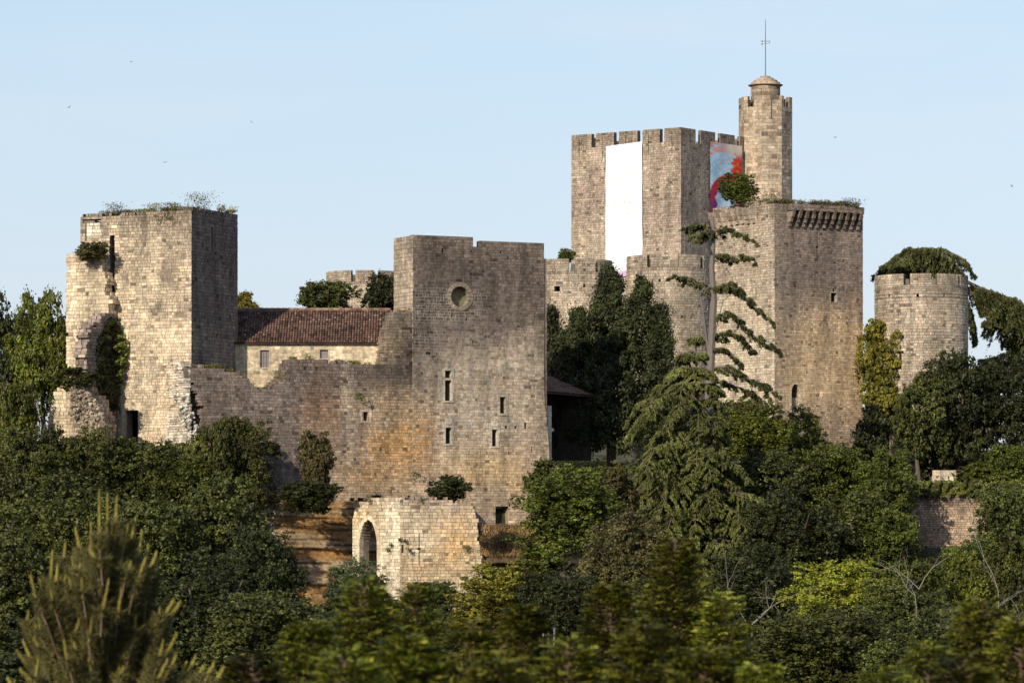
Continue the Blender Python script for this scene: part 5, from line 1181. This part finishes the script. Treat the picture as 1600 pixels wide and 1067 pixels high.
cedar('cedar_tree', 'wide spreading dark cedar behind the lone round tower, its top showing above the battlements', 1640, yb, [(1640, 620), (1625, 520), (1590, 470)], [(a_, b_ * 1.5, c_ * 1.6, int(d_ * 1.6), e_) for a_, b_, c_, d_, e_ in db], 'cedar_dark', 23, .45, tr=(.6, .3), limbs=[([(1625, 520, yb), (1560, 465, yb), (1490, 430, yb), (1436, 400, yb)], .3), ([(1625, 520, yb), (1700, 470, yb)], .3)])

# ------------------------------------------------------------------ bare branches
def bare(name, label, stems, Y, seed, cat='dead tree'):
    r = random.Random(seed); b = P(stems[0][0][0], stems[0][0][1], Y); base = zground(b.x, Y); root = empty(name, (b.x, Y, base), label, cat); g = Geo()
    def grow(p, d, L_, rad, lev):
        pts = [p]; q = p.copy(); dd = d.copy()
        for _ in range(4):
            dd = (dd + Vector((r.gauss(0, .22), r.gauss(0, .2), r.gauss(.03, .18)))).normalized(); q = q + dd * (L_ / 4); pts.append(q.copy())
        g.tube(pts, [lerp(rad, rad * .35, i / 4) for i in range(5)], 5)
        if lev:
            for s in pts[1:]:
                if r.random() < .75: grow(s, (dd + Vector((r.gauss(0, .8), r.gauss(0, .6), r.gauss(.1, .6)))).normalized(), L_ * r.uniform(.4, .65), rad * .5, lev - 1)
    for (a, e) in stems:
        A = P(*a, Y); E = P(*e, Y); grow(A, (E - A).normalized(), (E - A).length, .03, 2)
    g.build('branches', M_PALEBARK, root); g = Geo(); A = P(*stems[0][0], Y); g.tube([Vector((b.x, Y, base - .2)), A], [.12, .07], 6)
    g.build('trunk', M_BARK, root)
bare('dead_tree', 'dead tree with pale bare branches in the dark gap below the drooping cedar', [((1175, 975), (1235, 900)), ((1175, 975), (1240, 938)), ((1165, 970), (1130, 895))], 236, 3)
bare('dead_tree', 'forked pale trunk and bare twigs beside the lime-green tree', [((1432, 950), (1440, 870)), ((1436, 920), (1400, 880)), ((1436, 920), (1475, 850))], 225, 5)
bare('dead_tree', 'curved pale bough at the right edge above the blurred cypresses', [((1545, 960), (1600, 925)), ((1560, 950), (1570, 840))], 222, 8)

# ------------------------------------------------------------------ birds
BP = [(205, 97, 'highest speck of a bird over the ruined tower'), (108, 168, 'bird speck at far left of the sky'), (393, 191, 'bird speck right of the ruined tower, high up'), (258, 254, 'lowest bird speck, just above the ruined tower'), (1305, 215, 'bird speck right of the octagonal turret'), (1581, 291, 'bird speck near the right edge of the sky')]
def bird_parts(root, s):
    g = Geo(); g.tube([(0, -.10, 0), (0, -.03, .0), (0, .05, 0), (0, .14, .0)], [.012, .032, .03, .006], 6, (0, 0, 0)); g.build('body', M_BIRD, root, origin=(0, 0, 0))
    for sg in (-1, 1):
        g = Geo(); q = [Vector((sg * .02, -.04, .01)), Vector((sg * .14, -.06, .06)), Vector((sg * .26, .04, .03)), Vector((sg * .12, .03, .05)), Vector((sg * .02, .04, .01))]
        n = len(q); g.v = [tuple(p) for p in q] + [tuple(p - Vector((0, 0, .008))) for p in q]; g.c = [(0, 0, 0)] * (2 * n); g.f = [tuple(range(n)), tuple(range(2 * n - 1, n - 1, -1))] + [(i, i + n, (i + 1) % n + n, (i + 1) % n) for i in range(n)]
        g.build('wing', M_BIRD, root, origin=(0, 0, 0))
b0 = None
for i, (px, py, lab) in enumerate(BP):
    p = P(px, py, 280)
    if b0 is None: b0 = empty('bird', p, 'small dark flying bird, ' + lab, 'bird', 'birds in the sky'); bird_parts(b0, 1); rt = b0
    else:
        rt = b0.copy(); COL.objects.link(rt); rt.location = p; rt['label'] = 'small dark flying bird, ' + lab
        for ch in b0.children:
            c = ch.copy(); COL.objects.link(c); c.parent = rt
    rt.scale = (.65, .65, .65); rt.rotation_euler = (rnd.uniform(-.4, .4), rnd.uniform(-.6, .6), rnd.uniform(-1, 1))

# ------------------------------------------------------------------ foreground pine
def pine():
    Y = 46.0; r = np.random.default_rng(5); k = Y / FP; c = P(150, 1000, Y); base = zground(c.x, Y); root = empty('pine_tree', (c.x, Y, base), 'young pine with upright pale candles at the lower left, nearest tree', 'tree'); g = Geo(); NP, NN, NT = [], [], []; cand = Geo(); CP, CN, CT2 = [], [], []
    tips = [(155, 768, 150), (168, 772, 120), (183, 775, 110), (142, 815, 100), (196, 822, 70), (205, 815, 60), (118, 825, 70), (212, 812, 50), (222, 830, 60), (232, 850, 55), (245, 862, 50), (82, 862, 55), (102, 850, 55), (90, 885, 50), (48, 900, 60), (62, 905, 60), (112, 870, 60), (125, 885, 60), (180, 870, 60), (198, 880, 60), (246, 878, 60), (228, 870, 50), (262, 930, 45), (272, 935, 45), (282, 940, 40), (250, 950, 40), (108, 905, 55), (128, 905, 50), (190, 920, 50), (210, 925, 50), (58, 945, 55), (45, 955, 45), (130, 950, 50), (158, 945, 50), (25, 1015, 40), (160, 990, 45), (100, 1000, 45), (78, 995, 40), (255, 1000, 40), (240, 1010, 40), (140, 1030, 40), (180, 1030, 45), (60, 1030, 45), (215, 960, 50), (170, 905, 60), (150, 880, 50), (275, 1025, 45), (292, 1035, 40), (262, 1030, 45), (305, 1025, 45), (318, 1040, 40), (235, 1040, 40), (335, 1035, 40), (350, 1042, 36), (30, 1045, 40)]
    for i in range(95):
        x_ = r.normal(160, 62); tips.append((x_, r.uniform(830 + abs(x_ - 165) * 1.1, 1062), r.uniform(30, 50)))
    tx = 160
    for px, py, h in tips:
        dep = Y + r.normal() * .5; hh = h * k * (.9 if h < 100 else .6) * r.uniform(.6, 1.15); top = np.array(P(px, py, dep)); bot = top - np.array([r.normal() * .055 + (px - 160) * .0009, r.normal() * .03, hh])
        an = np.array(P(lerp(tx, px, .35), min(1160, py + h + 60 + abs(px - tx) * .6), Y)); mid = bot - np.array([(px - tx) * k * .12, 0, .22]); g.tube([an, (an + mid) / 2 - np.array([0, 0, .08]), mid, bot], [.024, .018, .013, .010], 5)
        n = 170; t = r.random(n); a = r.uniform(0, 2 * PI, n); rad = .027 * (1.2 - .7 * t); q = bot + (top - bot) * t[:, None] + np.stack([np.cos(a) * rad, np.sin(a) * rad, np.zeros(n)], 1); CP.append(q); CT2.append(np.stack([np.cos(a) * .35, np.sin(a) * .35, np.ones(n)], 1)); CN.append(np.stack([np.cos(a), np.sin(a), np.zeros(n)], 1)); cand.tube([bot, top], [.018, .008], 5)
        n = 1000; t = r.random(n); a = r.uniform(0, 2 * PI, n); axis0 = bot + np.array([0, 0, .04]); axis1 = mid * .6 + an * .4; q = axis0 + (axis1 - axis0) * t[:, None]; dv = np.stack([np.cos(a), np.sin(a), .75 + 0 * a], 1); dv /= np.linalg.norm(dv, axis=1, keepdims=True); NP.append(q + dv * .085); NT.append(dv); NN.append(r.normal(size=(n, 3)))
    o = np.array(root.location); NP, NN, NT = map(np.concatenate, (NP, NN, NT)); link('needles', leaves_mesh('needles', NP - o, NN, .19, LM['pine'], .06, 1, tang=NT), root)
    CP, CN, CT2 = map(np.concatenate, (CP, CN, CT2)); link('candles', leaves_mesh('candles', CP - o, CN, .07, LM['candle'], .17, 2, tang=CT2), root); tag(cand.build('candle_stems', plain('candle_stem', (.30, .24, .07)), root), kind='stuff')
    g.tube([Vector((c.x, Y, base - .2)), P(160, 1100, Y), P(162, 900, Y)], [.14, .09, .02], 8); g.build('trunk', plain('pine_bark', (.12, .075, .045)), root)
pine()

# ------------------------------------------------------------------ blurred foreground cypresses
def cypress_mesh(seed, H=4.2, Rr=1.25, nbr=210):
    r = np.random.default_rng(seed); P_, N_, T_ = [], [], []; g = Geo(); g.tube([(0, 0, 0), (0, 0, H * .5), (0, 0, H * .98)], [.07, .045, .008], 6)
    for k in range(nbr):
        t = r.random() ** .8; z = H * (.06 + .92 * t); L_ = Rr * (1 - t) ** .75 * r.uniform(.7, 1.1) + .12; a = r.uniform(0, 2 * PI); d = np.array([math.cos(a), math.sin(a), .55]); d /= np.linalg.norm(d); p0 = np.array([0, 0, z - .25 * L_]); p1 = p0 + d * L_; dz = np.array([0, 0, -.08 * L_])
        g.tube([p0, (p0 + p1) / 2 + dz, p1 + dz], [.014, .009, .003], 4, cap=False); ns = max(4, int(L_ / .065))
        for s in range(ns):
            u = .25 + .75 * (s + r.random()) / ns; pp = p0 + (p1 - p0) * u + dz * u; out = np.cross(d, [0, 0, 1]) * (1 if s % 2 else -1); out += d * .9 + np.array([0, 0, r.uniform(-.25, .35)]); out /= np.linalg.norm(out); sl_ = .20 * r.uniform(.7, 1.3) * (1.15 - .4 * u)
            nrm = np.cross(out, np.cross([0, 0, 1], out)) + r.normal(size=3) * .25; m = 13; v = np.linspace(.08, 1, m); sd = np.cross(nrm, out); sd /= np.linalg.norm(sd) + 1e-9; sg = np.where(np.arange(m) % 2, 1, -1); lf = out[None] * .75 + sd[None] * sg[:, None] * .8; lf[-1] = out
            q = pp + out[None] * (v * sl_)[:, None] + lf * (.022 * (1.2 - v))[:, None]; q[:, 2] -= .04 * v ** 2; P_.append(q); T_.append(lf); N_.append(np.repeat(nrm[None], m, 0) + r.normal(size=(m, 3)) * .2)
    P_, N_, T_ = map(np.concatenate, (P_, N_, T_)); return leaves_mesh('sprays', P_, N_, .064, LM['fore'], .42, seed, tang=T_), mesh_np('trunk', g.v, g.f, plain('reddish_bark', (.09, .055, .03)))
CM = [cypress_mesh(s, nbr=n_) for s, n_ in ((1, 460), (2, 460), (3, 460))]
CY = [(1055, 830, 60, 1.15, 'tallest blurred cypress in the foreground, its tip before the foot of the drooping cedar'), (1130, 920, 52, 1.0, 'blurred cypress just right of the tallest foreground one'), (955, 905, 50, 1.0, 'blurred cypress just left of the tallest foreground one'), (570, 895, 44, 1.0, 'blurred foreground cypress in front of the gatehouse arch foot'), (650, 905, 50, .9, 'blurred foreground cypress tip touching the gatehouse wall foot'), (480, 965, 38, .95, 'blurred foreground cypress right of the pine, third from the left'),
      (395, 1010, 36, .9, 'lowest blurred cypress beside the pine, leftmost of its row'), (735, 960, 42, 1.0, 'blurred foreground cypress below the bright leafy tree'), (820, 940, 46, 1.0, 'blurred foreground cypress below the dark rock ledges'), (890, 985, 38, 1.0, 'blurred foreground cypress at bottom centre right'), (1010, 960, 36, 1.0, 'blurred cypress close in front of the tallest foreground one'), (640, 985, 33, 1.0, 'nearest blurred cypress at bottom centre left'), (540, 1000, 32, 1.0, 'nearest blurred cypress left of bottom centre'), (775, 1010, 32, 1.0, 'nearest blurred cypress at bottom centre'), (1095, 1005, 34, 1.0, 'nearest blurred cypress below the dead pale branches'),
      (1535, 925, 46, 1.05, 'tallest of the blurred cypresses at the lower right corner'), (1450, 995, 40, 1.0, 'blurred cypress left of the tallest one at the lower right'), (1595, 960, 42, 1.0, 'blurred cypress cut by the right edge'), (1500, 1010, 34, 1.0, 'nearest blurred cypress at the lower right corner'), (1385, 1035, 36, .9, 'leftmost low blurred cypress of the lower right group'), (1185, 1030, 38, .9, 'low blurred cypress before the round dark olive tree')]
for i, (px, py, Y, s, lab) in enumerate(CY):
    c = P(px, py, Y); H = 4.2 * s; base = c.z - H; root = empty('cypress', (c.x, Y, base), lab, 'tree', 'blurred cypresses in the foreground'); rz = rnd.uniform(0, 6.28)
    a = link('sprays', CM[i % 3][0], root); b = link('trunk', CM[i % 3][1], root)
    for o in (a, b): o.scale = (s, s, s); o.rotation_euler = (0, 0, rz)
    gz = zground(c.x, Y)
    if base > gz: g = Geo(); g.tube([(c.x, Y, gz - .2), (c.x, Y, base + .1)], [.1, .07], 6); g.build('stem', M_BARK, root)
# small posts and rail glimpsed between them
root = empty('fence', (P(855, 985, 150).x, 150, zground(4, 150)), 'short metal rail fence glimpsed between the blurred cypresses', 'fence')
g = Geo(); p = P(848, 981, 150); q = P(868, 981, 150); g.tube([p, q], [.03, .03], 6); g.build('rail', M_METAL, root)
for px in (849, 857, 866):
    g = Geo(); p = P(px, 980, 150); g.tube([p, (p.x, p.y, zground(p.x, 150) - .1)], [.04, .04], 6); g.build('post', M_METAL, root)
